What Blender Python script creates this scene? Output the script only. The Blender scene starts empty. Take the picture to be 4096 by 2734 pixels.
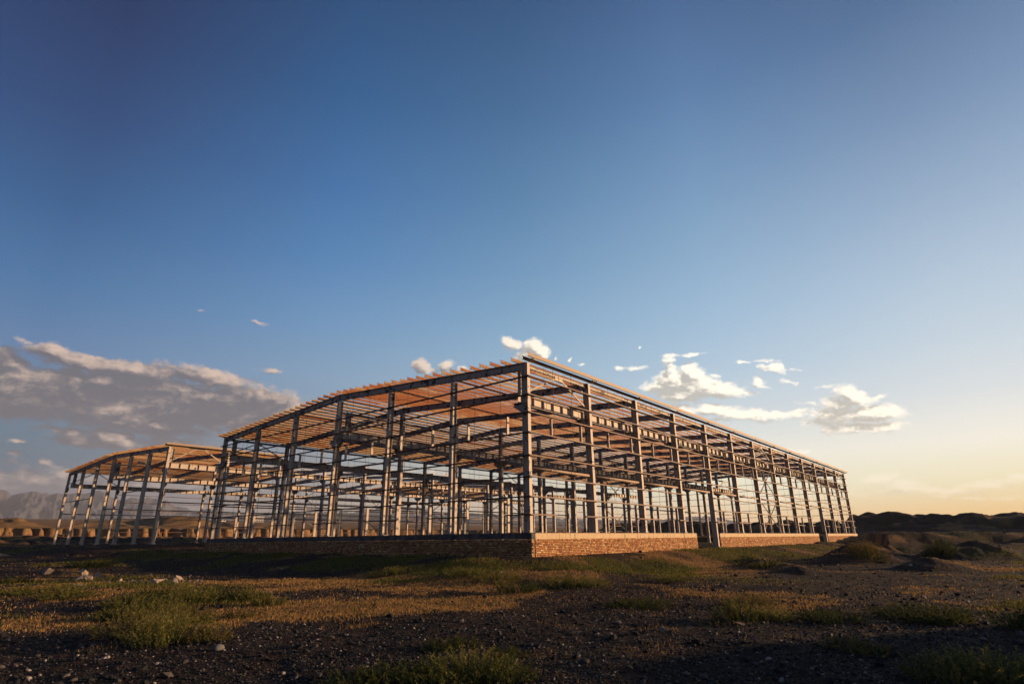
import bpy, bmesh, math, random
import numpy as np
from mathutils import Vector, Matrix

random.seed(7)
rng = np.random.default_rng(11)
C = bpy.context.scene.collection
R = math.radians

# ------------------------------------------------------------------ camera
# x runs along the long side of the front hall, y along its gable, z up;
# the origin is the foot of the brick corner.
CAM = Vector((-23.022, -17.998, 0.74))
FPX, YAW, PITCH, ROLL = 2277.5, 0.6929, 0.3333, -0.0107
_f = Vector((math.cos(YAW) * math.cos(PITCH), math.sin(YAW) * math.cos(PITCH), math.sin(PITCH)))
_r = Vector((math.sin(YAW), -math.cos(YAW), 0.0))
_u = _r.cross(_f)
_r2 = _r * math.cos(ROLL) + _u * math.sin(ROLL)
_u2 = -_r * math.sin(ROLL) + _u * math.cos(ROLL)
cd = bpy.data.cameras.new('camera')
cam = bpy.data.objects.new('camera', cd)
C.objects.link(cam)
cd.sensor_width = 36.0
cd.lens = FPX / 4096 * 36
cd.clip_start = 0.1
cd.clip_end = 60000
m = Matrix((_r2, _u2, -_f)).transposed().to_4x4()
m.translation = CAM
cam.matrix_world = m
bpy.context.scene.camera = cam

def ray(px, py):
    return _f + _r2 * ((px - 2048) / FPX) - _u2 * ((py - 1367) / FPX)
def azel(px, py):
    d = ray(px, py).normalized()
    return math.atan2(d.y, d.x), math.asin(d.z)
def on_z(px, py, z):
    d = ray(px, py); t = (z - CAM.z) / d.z
    return CAM.x + d.x * t, CAM.y + d.y * t
def at(px, D):
    a = azel(px, 2155)[0]
    return CAM.x + D * math.cos(a), CAM.y + D * math.sin(a)

# ------------------------------------------------------------------ light
SUN_AZ, SUN_EL = R(-42.0), R(8.4)
S = Vector((math.cos(SUN_EL) * math.cos(SUN_AZ), math.cos(SUN_EL) * math.sin(SUN_AZ), math.sin(SUN_EL)))
sl = bpy.data.lights.new('sun', 'SUN')
sun = bpy.data.objects.new('sun', sl)
C.objects.link(sun)
sun.rotation_euler = S.to_track_quat('Z', 'Y').to_euler()
sl.energy = 5.0
sl.angle = R(0.55)
sl.color = (1.0, 0.64, 0.34)

sc = bpy.context.scene
sc.view_settings.view_transform = 'Standard'
sc.view_settings.look = 'None'
sc.view_settings.exposure = 1.1
sc.view_settings.gamma = 1.0
sc.cycles.max_bounces = 5
sc.cycles.diffuse_bounces = 2
sc.cycles.volume_bounces = 0
sc.cycles.use_denoising = True

# ------------------------------------------------------------------ world
world = bpy.data.worlds.new('World')
sc.world = world
world.use_nodes = True
WT = world.node_tree
WT.nodes.clear()

class NB:
    """small helper for node maths"""
    def __init__(s, tree): s.t = tree
    def n(s, typ, **kw):
        nd = s.t.nodes.new(typ)
        for k, v in kw.items(): setattr(nd, k, v)
        return nd
    def _in(s, sock, v):
        if hasattr(v, 'is_output'): s.t.links.new(v, sock)
        else: sock.default_value = v
    def m(s, op, a, b=None, c=None, clamp=False):
        nd = s.n('ShaderNodeMath', operation=op, use_clamp=clamp)
        s._in(nd.inputs[0], a)
        if b is not None: s._in(nd.inputs[1], b)
        if c is not None: s._in(nd.inputs[2], c)
        return nd.outputs[0]
    def mix(s, f, a, b, blend='MIX'):
        nd = s.n('ShaderNodeMix', data_type='RGBA', blend_type=blend)
        s._in(nd.inputs[0], f)
        s._in(nd.inputs[6], a if hasattr(a, 'is_output') else (*a, 1) if len(a) == 3 else a)
        s._in(nd.inputs[7], b if hasattr(b, 'is_output') else (*b, 1) if len(b) == 3 else b)
        return nd.outputs[2]
    def ss(s, x, lo, hi):
        nd = s.n('ShaderNodeMapRange', interpolation_type='SMOOTHSTEP')
        s._in(nd.inputs[0], x)
        nd.inputs[1].default_value = lo; nd.inputs[2].default_value = hi
        nd.inputs[3].default_value = 0; nd.inputs[4].default_value = 1
        return nd.outputs[0]
    def noise(s, vec, scale, detail=4, rough=0.55, dist=0.0, col=False):
        nd = s.n('ShaderNodeTexNoise')
        if vec is not None: s.t.links.new(vec, nd.inputs['Vector'])
        nd.inputs['Scale'].default_value = scale
        nd.inputs['Detail'].default_value = detail
        nd.inputs['Roughness'].default_value = rough
        nd.inputs['Distortion'].default_value = dist
        return nd.outputs[1 if col else 0]
    def comb(s, x, y, z):
        nd = s.n('ShaderNodeCombineXYZ')
        for i, v in enumerate((x, y, z)): s._in(nd.inputs[i], v)
        return nd.outputs[0]
    def sep(s, v):
        nd = s.n('ShaderNodeSeparateXYZ'); s.t.links.new(v, nd.inputs[0]); return nd.outputs
    def ramp(s, f, stops):
        nd = s.n('ShaderNodeValToRGB'); s._in(nd.inputs[0], f)
        el = nd.color_ramp.elements
        while len(el) < len(stops): el.new(0.5)
        for e, (p, c) in zip(el, stops):
            e.position = p; e.color = (*c, 1) if len(c) == 3 else c
        return nd.outputs[0]

B = NB(WT)
tc = B.n('ShaderNodeTexCoord')
dx, dy, dz = B.sep(tc.outputs['Generated'])
AZ = B.m('ARCTAN2', dy, dx)
EL = B.m('ARCSINE', dz)
sky = B.n('ShaderNodeTexSky', sky_type='NISHITA')
sky.sun_disc = False
sky.sun_elevation = SUN_EL
sky.sun_rotation = math.pi / 2 - SUN_AZ
sky.altitude = 600
sky.air_density = 1.0
sky.dust_density = 0.7
sky.ozone_density = 2.2
# warm haze low down and the glow around the sun
cosang = B.m('ADD', B.m('ADD', B.m('MULTIPLY', dx, S.x), B.m('MULTIPLY', dy, S.y)), B.m('MULTIPLY', dz, S.z))
SKY_REF = R(-33.0)      # azimuth the colour table below is measured from
cosaz = B.m('COSINE', B.m('SUBTRACT', AZ, SKY_REF))
def srgb_lin(v):
    x = v / 255
    return x / 12.92 if x <= 0.04045 else ((x + 0.055) / 1.055) ** 2.4
elf = B.m('MULTIPLY', EL, 2 / math.pi, clamp=True)
def sky_ramp(stops):
    return B.ramp(elf, [(e / 90, (srgb_lin(r_), srgb_lin(g_), srgb_lin(b_))) for e, r_, g_, b_ in stops])
# SKYTABLE: colour against elevation, one list per angle from the sun
SKYTAB = [
 (33, [(0, 255, 177, 35), (2, 255, 214, 127), (4, 255, 250, 203), (7, 255, 253, 239), (11, 220, 230, 235), (15, 196, 216, 230), (20, 175, 200, 222), (26, 146, 175, 205), (33, 110, 144, 182), (41, 69, 108, 152), (52, 26, 62, 108), (90, 17, 55, 98)]),
 (52, [(0, 255, 179, 85), (2, 255, 224, 169), (4, 255, 255, 219), (7, 248, 250, 236), (11, 206, 222, 231), (15, 178, 206, 227), (20, 155, 191, 220), (26, 133, 173, 207), (33, 108, 151, 191), (41, 78, 122, 170), (52, 41, 83, 134), (90, 17, 55, 98)]),
 (72, [(0, 219, 166, 106), (2, 227, 199, 158), (4, 222, 212, 183), (7, 200, 208, 199), (11, 174, 197, 208), (15, 153, 187, 210), (20, 129, 172, 205), (26, 104, 152, 192), (33, 79, 130, 174), (41, 53, 105, 152), (52, 22, 73, 121), (90, 17, 55, 98)]),
 (92, [(0, 145, 119, 92), (2, 144, 130, 119), (4, 134, 131, 129), (7, 127, 140, 151), (11, 131, 157, 178), (15, 125, 160, 191), (20, 103, 150, 193), (26, 75, 132, 185), (33, 51, 111, 169), (41, 27, 90, 144), (52, 3, 63, 112), (90, 17, 55, 98)]),
 (114, [(0, 48, 55, 72), (2, 53, 76, 108), (4, 56, 88, 118), (7, 72, 107, 130), (11, 91, 125, 156), (15, 85, 127, 171), (20, 56, 113, 165), (26, 31, 90, 144), (33, 19, 67, 120), (41, 6, 47, 97), (52, 3, 24, 72), (90, 17, 55, 98)]),
]
ang = B.m('MULTIPLY', B.m('ARCCOSINE', B.m('MULTIPLY', cosaz, 0.9999)), 180 / math.pi)
grad = None
for k_, (a_, st_) in enumerate(SKYTAB):
    c_ = sky_ramp(st_)
    if grad is None: grad = c_
    else:
        mr = B.m('DIVIDE', B.m('SUBTRACT', ang, SKYTAB[k_ - 1][0]), a_ - SKYTAB[k_ - 1][0], clamp=True)
        grad = B.mix(mr, grad, c_)
nish = B.mix(1.0, sky.outputs[0], (0.10, 0.10, 0.10), 'MULTIPLY')
SKYCOL = B.mix(0.07, grad, nish)

# clouds: ellipses laid out in azimuth and elevation, broken up by fractal noise;
# (view x, view y, half width, half height, tilt in degrees, solidity)
CLOUDS = [
 (150, 1570, 640, 125, 3, 2.4), (400, 1545, 420, 80, 6, 2.0), (620, 1610, 520, 132, 8, 2.3), (960, 1640, 400, 104, 10, 2.2), (1180, 1650, 190, 62, 14, 1.2), (-300, 1560, 420, 120, 0, 1.6),
 (215, 1412, 130, 40, 12, 1.5), (110, 1370, 60, 18, 30, .7), (20, 1440, 130, 60, 16, 1.7), (330, 1450, 220, 48, 12, 1.6), (560, 1490, 300, 58, 8, 1.8), (700, 1468, 90, 22, 10, .8), (850, 1515, 240, 50, 12, 1.6), (560, 1700, 380, 60, 8, 1.6), (1050, 1600, 260, 70, 12, 1.8),
 (230, 1712, 130, 26, 8, .9), (330, 1762, 160, 40, 4, 1.8), (450, 1752, 125, 52, 6, 2.2), (300, 1730, 110, 34, 0, 1.4), (520, 1790, 60, 22, 10, .9), (700, 1770, 260, 40, 8, .9),
 (70, 1815, 60, 18, 14, .8), (185, 1852, 38, 18, 0, .8), (20, 1842, 40, 16, 0, .7), (90, 1765, 55, 9, 12, .5),
 (120, 1950, 460, 95, 2, 1.5), (520, 1945, 360, 80, 4, 1.3), (900, 2000, 380, 50, 2, .6), (-300, 1930, 300, 90, 0, .9),
 (1085, 1487, 72, 13, 6, .9), (800, 1240, 24, 6, 6, .6), (1032, 1288, 30, 10, 4, .9), (972, 1192, 12, 7, 0, .6),
 (1690, 1462, 52, 30, 16, 1.7), (1735, 1478, 26, 14, 8, .9), (1786, 1466, 40, 32, 0, 1.7), (1852, 1476, 26, 20, 0, .9),
 (2048, 1374, 58, 34, 14, 1.8), (2092, 1398, 34, 18, 10, 1.0), (2138, 1388, 46, 40, 0, 2.0), (2172, 1410, 38, 40, 0, 1.8), (2110, 1424, 66, 30, 0, 1.7),
 (2231, 1432, 9, 8, 0, .8), (2279, 1440, 10, 9, 0, .9), (2325, 1462, 18, 9, 12, 1.0), (2556, 1388, 8, 9, 0, .9), (2475, 1472, 34, 12, 0, .9), (2540, 1474, 50, 10, 2, .7),
 (2690, 1424, 52, 12, -4, .8), (2765, 1416, 66, 11, -4, .8), (2672, 1446, 40, 20, 0, .9), (2690, 1476, 44, 34, 20, 1.2), (2765, 1492, 58, 52, 0, 1.9), (2700, 1520, 95, 56, 0, 2.0), (2640, 1545, 90, 34, -6, 1.3), (2600, 1545, 60, 14, -10, .6),
 (2800, 1545, 150, 50, 5, 2.1), (2905, 1560, 110, 38, 6, 1.6), (2720, 1578, 120, 40, 0, 1.8), (2985, 1572, 42, 15, 10, .8), (2850, 1500, 40, 10, 8, .6),
 (2970, 1444, 34, 8, 6, .7), (3055, 1468, 46, 15, 0, .9), (3108, 1468, 50, 28, 12, 1.2), (3080, 1440, 60, 9, 0, .6), (3035, 1522, 34, 26, 10, 1.1), (3060, 1545, 34, 12, 20, .8), (3140, 1522, 60, 9, 14, .6), (3175, 1475, 30, 9, 10, .6), (3205, 1478, 16, 4, 5, .6),
 (2735, 1635, 74, 26, 10, 1.2), (2850, 1640, 130, 34, 4, 1.4), (2960, 1658, 180, 26, 8, 1.4), (3090, 1655, 180, 22, 4, 1.2), (3190, 1648, 70, 13, 0, .8), (2880, 1680, 110, 12, 6, .7),
 (3385, 1575, 72, 46, 0, 1.5), (3440, 1600, 66, 44, 0, 1.3), (3360, 1620, 90, 40, 0, 1.3), (3340, 1660, 150, 34, 3, 1.3), (3280, 1690, 90, 24, 6, 1.0), (3470, 1655, 150, 46, -6, 1.5), (3560, 1650, 90, 34, 0, 1.3), (3400, 1710, 160, 30, -3, 1.2), (3540, 1705, 110, 30, -8, 1.0), (3528, 1590, 44, 14, -28, 1.0), (3300, 1545, 60, 12, 0, .6), (3250, 1612, 60, 9, 0, .5),
 (3545, 1905, 60, 26, 0, 1.0), (3580, 1935, 110, 24, 0, .9), (3480, 1920, 60, 16, 0, .7), (3700, 1960, 330, 22, 0, .9), (3960, 1935, 180, 26, -4, .9), (4080, 1905, 90, 22, -8, .8), (3380, 1975, 180, 16, 0, .6), (3900, 1990, 330, 14, 0, .6),
 (1120, 1905, 150, 30, 4, .9), (1330, 1900, 130, 30, 2, .9), (1560, 1890, 160, 26, 0, .8), (1750, 1900, 140, 24, 0, .7), (3000, 1990, 260, 26, 3, .7), (3080, 1790, 140, 12, 5, .6),
]
V_ = B.comb(AZ, EL, 0.0)
sunside = B.ss(cosaz, 0.0, 0.48)
LIFT = B.n('ShaderNodeVectorMath', operation='MULTIPLY'); B.t.links.new(V_, LIFT.inputs[0]); LIFT.inputs[1].default_value = (1, 4.0, 1)
n2 = B.noise(LIFT.outputs[0], 9.0, 5, 0.5, 0.3)
low = B.ss(EL, 0.12, 0.02)
veil = B.m('ADD', B.m('MULTIPLY_ADD', sunside, -0.34, 0.84), B.m('MULTIPLY', B.ss(EL, 0.070, 0.125), B.m('MULTIPLY_ADD', sunside, 0.34, 0.13)))
dark = B.mix(sunside, (0.130, 0.130, 0.152), (0.52, 0.51, 0.46))
lite = B.mix(sunside, (0.72, 0.54, 0.43), (1.30, 1.18, 0.98))
def after(v, a):            # same vector, but evaluated after 'a' (keeps the shader's working set small)
    nd = B.n('ShaderNodeVectorMath', operation='MULTIPLY_ADD')
    B.t.links.new(a, nd.inputs[0]); nd.inputs[1].default_value = (1e-9, 1e-9, 1e-9); B.t.links.new(v, nd.inputs[2])
    return nd.outputs[0]
def density(vec, clouds):
    wn = B.n('ShaderNodeVectorMath', operation='SUBTRACT')
    B.t.links.new(B.noise(vec, 34.0, 3, 0.6, 0.0, col=True), wn.inputs[0]); wn.inputs[1].default_value = (0.5, 0.5, 0.5)
    ws = B.n('ShaderNodeVectorMath', operation='MULTIPLY_ADD')
    B.t.links.new(wn.outputs[0], ws.inputs[0]); ws.inputs[1].default_value = (0.026, 0.016, 0.0); B.t.links.new(vec, ws.inputs[2])
    wv = ws.outputs[0]; acc = None
    for ci, (cx, cy, hw, hh, tilt, wgt) in enumerate(clouds):
        if ci and ci % 5 == 0: wv = after(wv, acc)
        t = R(tilt)
        a0, e0 = azel(cx, cy)
        a1, e1 = azel(cx + 10 * math.cos(t), cy + 10 * math.sin(t))
        a2, e2 = azel(cx + 10 * math.sin(t), cy - 10 * math.cos(t))
        k = math.hypot(a1 - a0, e1 - e0) / 10 * hw; kv = math.hypot(a2 - a0, e2 - e0) / 10 * hh
        mp = B.n('ShaderNodeMapping', vector_type='TEXTURE')
        B.t.links.new(wv, mp.inputs['Vector'])
        mp.inputs['Location'].default_value = (a0, e0, 0)
        mp.inputs['Rotation'].default_value = (0, 0, math.atan2(e1 - e0, a1 - a0))
        mp.inputs['Scale'].default_value = (k, kv, 1)
        ln = B.n('ShaderNodeVectorMath', operation='LENGTH'); B.t.links.new(mp.outputs[0], ln.inputs[0])
        d = B.m('MULTIPLY_ADD', ln.outputs['Value'], -wgt, wgt)
        if acc is None: acc = d
        else:
            nd = B.n('ShaderNodeMath', operation='SMOOTH_MAX'); B._in(nd.inputs[0], acc); B._in(nd.inputs[1], d); nd.inputs[2].default_value = 0.30; acc = nd.outputs[0]
    st = B.n('ShaderNodeVectorMath', operation='MULTIPLY'); B.t.links.new(wv, st.inputs[0]); st.inputs[1].default_value = (1, 1.6, 1)
    n_ = B.noise(st.outputs[0], 52.0, 9, 0.62)
    return B.m('ADD', B.m('MINIMUM', acc, 1.25), B.m('MULTIPLY', B.m('SUBTRACT', n_, 0.5), 2.2))
def sector(x0, x1):
    """background closure for one stretch of sky, so only its own clouds are worked out there"""
    cl = [c for c in CLOUDS if c[0] + c[2] * 1.3 > x0 and c[0] - c[2] * 1.3 < x1]
    dens = density(V_, cl)
    so = B.n('ShaderNodeVectorMath', operation='ADD')
    B.t.links.new(after(V_, dens), so.inputs[0]); so.inputs[1].default_value = (-0.009, 0.012, 0.0)
    dens1 = density(so.outputs[0], cl)
    alpha = B.ss(dens, -0.06, 0.80)
    li = B.m('MULTIPLY', B.m('SUBTRACT', dens, dens1), B.m('MULTIPLY_ADD', sunside, 0.47, 0.48))
    li = B.m('ADD', li, B.m('MULTIPLY', B.m('SUBTRACT', n2, 0.5), B.m('MULTIPLY_ADD', sunside, -0.4, 1.6)))
    thin = B.m('SUBTRACT', 1.0, B.ss(dens, 0.20, 0.90))
    li = B.m('ADD', li, B.m('MULTIPLY', thin, B.m('MULTIPLY_ADD', sunside, 0.30, 0.12)))
    li = B.m('ADD', li, B.m('MULTIPLY_ADD', sunside, 0.10, 0.10), clamp=True)
    cc = B.mix(B.ss(li, 0.05, 0.95), dark, lite)
    cc = B.mix(B.m('MULTIPLY', low, 0.35), cc, SKYCOL)
    fin = B.mix(B.m('MULTIPLY', B.m('MULTIPLY', alpha, veil), 0.95), SKYCOL, cc)
    bg = B.n('ShaderNodeBackground'); B.t.links.new(fin, bg.inputs[0]); bg.inputs[1].default_value = SKYGAIN
    return bg.outputs[0]
SKYGAIN = 0.483
def mixsh(f, a, b):
    nd = B.n('ShaderNodeMixShader'); B._in(nd.inputs[0], f); B.t.links.new(a, nd.inputs[1]); B.t.links.new(b, nd.inputs[2]); return nd.outputs[0]
bg0 = B.n('ShaderNodeBackground'); B.t.links.new(SKYCOL, bg0.inputs[0]); bg0.inputs[1].default_value = SKYGAIN
azb = [azel(x, 1700)[0] for x in (4700, 3230, 2420, 1480, 640, -900)]
cur = bg0.outputs[0]
XS = [4700, 3230, 2420, 1480, 640, -900]
for k in range(5):
    inside = B.m('MULTIPLY', B.m('GREATER_THAN', AZ, azb[k]), B.m('LESS_THAN', AZ, azb[k + 1]))
    inside = B.m('MULTIPLY', inside, B.m('MULTIPLY', B.m('GREATER_THAN', EL, 0.012), B.m('LESS_THAN', EL, azel(XS[k + 1 if k > 2 else k], 1330)[1] + 0.05 if k != 4 and k != 3 else 0.36)))
    cur = mixsh(inside, cur, sector(XS[k + 1] - 60, XS[k] + 60))
wo = B.n('ShaderNodeOutputWorld')
WT.links.new(cur, wo.inputs[0])
world.cycles.sampling_method = 'MANUAL'
world.cycles.sample_map_resolution = 512

# ------------------------------------------------------------------ materials
def mat(name):
    mt = bpy.data.materials.new(name); mt.use_nodes = True
    nt = mt.node_tree; nb = NB(nt)
    p = nt.nodes['Principled BSDF']
    return mt, nb, p
def pos(nb):
    return nb.n('ShaderNodeNewGeometry').outputs['Position']
def bump(nb, p, h, strength, dist):
    bn = nb.n('ShaderNodeBump')
    bn.inputs['Strength'].default_value = strength
    bn.inputs['Distance'].default_value = dist
    nb.t.links.new(h, bn.inputs['Height'])
    nb.t.links.new(bn.outputs[0], p.inputs['Normal'])

def painted_steel(name, paint, peel_amt, rust_amt):
    """grey primer, dark bare patches where the paint peeled, some rust"""
    mt, nb, p = mat(name)
    ps = pos(nb)
    sx, sy, sz = nb.sep(ps)
    tc = nb.n('ShaderNodeTexCoord')
    info = nb.n('ShaderNodeObjectInfo')
    sh = nb.n('ShaderNodeVectorMath', operation='ADD')
    nb.t.links.new(ps, sh.inputs[0])
    nb.t.links.new(nb.comb(nb.m('MULTIPLY', info.outputs['Random'], 17.0), 0, nb.m('MULTIPLY', info.outputs['Random'], 31.0)), sh.inputs[1])
    v = sh.outputs[0]
    n1 = nb.noise(v, 2.6, 6, 0.6, 0.3)
    n2 = nb.noise(v, 5.0, 5, 0.6)
    n3 = nb.noise(v, 0.55, 3, 0.5)
    peel = nb.ss(nb.m('MULTIPLY_ADD', nb.m('SUBTRACT', n2, 0.5), 0.25, n1), 0.66 - peel_amt, 0.675 - peel_amt)
    tone = nb.mix(nb.m('MULTIPLY', n2, 0.5), paint, tuple(c * 0.62 for c in paint))
    streak = nb.noise(nb.comb(nb.m('MULTIPLY', sx, 9), nb.m('MULTIPLY', sy, 9), nb.m('MULTIPLY', sz, 0.5)), 1.0, 3, 0.6)
    tone = nb.mix(nb.m('MULTIPLY', nb.ss(streak, 0.5, 0.8), 0.5), tone, (0.16, 0.10, 0.07))
    rust = nb.ss(nb.m('MULTIPLY_ADD', nb.m('SUBTRACT', n2, 0.5), 0.4, n3), 0.66 - rust_amt, 0.76 - rust_amt)
    col = nb.mix(nb.m('MULTIPLY', rust, 0.85), tone, (0.17, 0.052, 0.018))
    col = nb.mix(peel, col, (0.026, 0.030, 0.042))
    nb.t.links.new(col, p.inputs['Base Color'])
    p.inputs['Roughness'].default_value = 0.62
    p.inputs['Specular IOR Level'].default_value = 0.3
    bump(nb, p, nb.m('SUBTRACT', n2, nb.m('MULTIPLY', peel, 0.4)), 0.35, 0.01)
    return mt
STEEL = painted_steel('grey_primer_steel', (0.45, 0.365, 0.30), 0.045, -0.02)
STEEL_DARK = painted_steel('peeling_primer_steel', (0.36, 0.315, 0.28), 0.10, -0.04)
GIRT = painted_steel('rusted_girt_steel', (0.12, 0.066, 0.040), 0.05, 0.16)
PIPE = painted_steel('primed_pipe_steel', (0.30, 0.21, 0.15), 0.0, 0.03)

def purlin_mat():
    mt, nb, p = mat('rusted_purlin_steel')
    sx, sy, sz = nb.sep(pos(nb))
    info = nb.n('ShaderNodeObjectInfo')
    v = nb.comb(nb.m('MULTIPLY', sx, 0.35), nb.m('MULTIPLY', info.outputs['Random'], 60.0), sz)
    a = nb.noise(v, 1.0, 4, 0.6)
    b = nb.noise(pos(nb), 6.0, 5, 0.6)
    # rust is stronger on the slope nearer the front of the yard
    zone = nb.ss(nb.noise(nb.comb(nb.m('MULTIPLY', sx, 0.04), nb.m('MULTIPLY', sy, 0.09), 0), 1.0, 2, 0.5), 0.35, 0.65)
    r = nb.m('ADD', nb.m('MULTIPLY_ADD', b, 0.45, a), nb.m('MULTIPLY', zone, 0.12))
    r = nb.m('ADD', r, nb.m('MULTIPLY', nb.ss(sy, 24.0, 12.0), 0.13))
    rust = nb.ss(r, 0.74, 0.94)
    col = nb.mix(rust, (0.27, 0.168, 0.088), (0.19, 0.056, 0.013))
    col = nb.mix(nb.ss(b, 0.62, 0.75), col, (0.10, 0.045, 0.025))
    nb.t.links.new(col, p.inputs['Base Color'])
    p.inputs['Roughness'].default_value = 0.7
    p.inputs['Specular IOR Level'].default_value = 0.2
    return mt
PURLIN = purlin_mat()

def attr_mat(name, rough=0.9, noise_scale=30.0, var=0.35, spec=0.15, bumpd=0.004, trans=0.0):
    """colour per piece comes from the mesh colour layer, with a fine noise over it"""
    mt, nb, p = mat(name)
    at_ = nb.n('ShaderNodeVertexColor'); at_.layer_name = 'col'
    n = nb.noise(pos(nb), noise_scale, 5, 0.65)
    f = nb.m('MULTIPLY_ADD', n, 2 * var, 1 - var)
    fc = nb.comb(f, f, f)
    col = nb.mix(1.0, at_.outputs[0], fc, 'MULTIPLY')
    nb.t.links.new(col, p.inputs['Base Color'])
    p.inputs['Roughness'].default_value = rough
    p.inputs['Specular IOR Level'].default_value = spec
    if bumpd: bump(nb, p, n, 0.6, bumpd)
    if trans:
        tr = nb.n('ShaderNodeBsdfTranslucent'); nb.t.links.new(col, tr.inputs[0])
        mx = nb.n('ShaderNodeMixShader'); mx.inputs[0].default_value = trans
        nb.t.links.new(p.outputs[0], mx.inputs[1]); nb.t.links.new(tr.outputs[0], mx.inputs[2])
        nb.t.links.new(mx.outputs[0], nb.t.nodes['Material Output'].inputs[0])
    return mt
BRICK = attr_mat('fired_brick', 0.9, 40, 0.3, 0.1, 0.004)
STONE = attr_mat('stone', 0.85, 25, 0.35, 0.2, 0.006)
LEAF = attr_mat('leaf', 0.8, 12, 0.3, 0.1, 0, 0.35)

def concrete_mat():
    mt, nb, p = mat('rendered_concrete')
    ps = pos(nb); sx, sy, sz = nb.sep(ps)
    a = nb.noise(ps, 2.2, 6, 0.6); b = nb.noise(ps, 14, 5, 0.6)
    st = nb.noise(nb.comb(nb.m('MULTIPLY', sx, 5), nb.m('MULTIPLY', sy, 5), nb.m('MULTIPLY', sz, 1.0)), 1.0, 4, 0.6)
    col = nb.mix(a, (0.58, 0.43, 0.26), (0.34, 0.24, 0.15))
    col = nb.mix(nb.ss(st, 0.54, 0.68), col, (0.13, 0.10, 0.08))
    col = nb.mix(nb.m('MULTIPLY', nb.ss(b, 0.5, 0.7), 0.4), col, (0.5, 0.42, 0.3))
    nb.t.links.new(col, p.inputs['Base Color'])
    p.inputs['Roughness'].default_value = 0.85
    p.inputs['Specular IOR Level'].default_value = 0.2
    bump(nb, p, nb.m('ADD', a, b), 0.6, 0.02)
    return mt
CONCRETE = concrete_mat()
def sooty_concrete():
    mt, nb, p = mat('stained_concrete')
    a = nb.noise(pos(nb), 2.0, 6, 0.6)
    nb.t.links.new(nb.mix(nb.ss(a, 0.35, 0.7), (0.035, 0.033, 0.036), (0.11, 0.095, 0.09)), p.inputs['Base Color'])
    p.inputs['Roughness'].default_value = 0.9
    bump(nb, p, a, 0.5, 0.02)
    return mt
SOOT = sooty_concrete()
def mortar_mat():
    mt, nb, p = mat('mortar')
    n = nb.noise(pos(nb), 20, 4, 0.6)
    nb.t.links.new(nb.mix(n, (0.022, 0.016, 0.012), (0.055, 0.040, 0.030)), p.inputs['Base Color'])
    p.inputs['Roughness'].default_value = 1.0
    return mt
MORTAR = mortar_mat()

# ------------------------------------------------------------------ mesh helpers
class MB:
    def __init__(s): s.v = []; s.f = []
    def add(s, vs, fs):
        o = len(s.v); s.v += [tuple(v) for v in vs]; s.f += [tuple(o + i for i in f) for f in fs]
    def box(s, a, b):
        x0, y0, z0 = a; x1, y1, z1 = b
        s.add([(x0, y0, z0), (x1, y0, z0), (x1, y1, z0), (x0, y1, z0), (x0, y0, z1), (x1, y0, z1), (x1, y1, z1), (x0, y1, z1)],
              [(3, 2, 1, 0), (4, 5, 6, 7), (0, 1, 5, 4), (1, 2, 6, 5), (2, 3, 7, 6), (3, 0, 4, 7)])
    def ext(s, prof, p0, p1, A, Bv):
        """extrude a 2-D profile (a, b) along p0-p1 with section axes A, Bv"""
        p0 = Vector(p0); p1 = Vector(p1); A = Vector(A); Bv = Vector(Bv); n = len(prof)
        if (A.cross(Bv)).dot(p1 - p0) < 0: prof = prof[::-1]
        vs = [p0 + A * a + Bv * b for a, b in prof] + [p1 + A * a + Bv * b for a, b in prof]
        fs = [tuple(range(n - 1, -1, -1)), tuple(range(n, 2 * n))]
        fs += [(i, (i + 1) % n, n + (i + 1) % n, n + i) for i in range(n)]
        s.add(vs, fs)
    def build(s, name, mt, parent=None):
        me = bpy.data.meshes.new(name)
        me.from_pydata(s.v, [], s.f); me.materials.append(mt)
        o = bpy.data.objects.new(name, me); C.objects.link(o)
        if parent is not None: o.parent = parent
        return o
def prof_I(h, b, tf=0.014, tw=0.010):
    H, Bb, w = h / 2, b / 2, tw / 2
    return [(-H, -Bb), (-H, Bb), (-H + tf, Bb), (-H + tf, w), (H - tf, w), (H - tf, Bb), (H, Bb), (H, -Bb), (H - tf, -Bb), (H - tf, -w), (-H + tf, -w), (-H + tf, -Bb)]
def prof_C(h, b, t=0.006, lip=0.02):
    H = h / 2
    return [(-H, 0), (H, 0), (H, b), (H - lip, b), (H - lip, b - t), (H - t, b - t), (H - t, t), (-H + t, t), (-H + t, b - t), (-H + lip, b - t), (-H + lip, b), (-H, b)]
def prof_R(h, b): return [(-h / 2, -b / 2), (h / 2, -b / 2), (h / 2, b / 2), (-h / 2, b / 2)]
def prof_O(r, n=10): return [(r * math.cos(2 * math.pi * i / n), r * math.sin(2 * math.pi * i / n)) for i in range(n)]
def prof_L(w, t=0.012): return [(0, 0), (w, 0), (w, t), (t, t), (t, w), (0, w)]
def empty(name, loc=(0, 0, 0)):
    o = bpy.data.objects.new(name, None); C.objects.link(o); o.location = loc
    o.empty_display_size = 0.5
    return o
def tag(o, label=None, cat=None, group=None, kind=None):
    if label: o['label'] = label
    if cat: o['category'] = cat
    if group: o['group'] = group
    if kind: o['kind'] = kind
    return o
X, Y, Z = Vector((1, 0, 0)), Vector((0, 1, 0)), Vector((0, 0, 1))
def frame_axes(p0, p1, up=Z):
    d = (Vector(p1) - Vector(p0)).normalized()
    sd = d.cross(Vector(up)).normalized()
    return sd.cross(d).normalized(), sd

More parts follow.
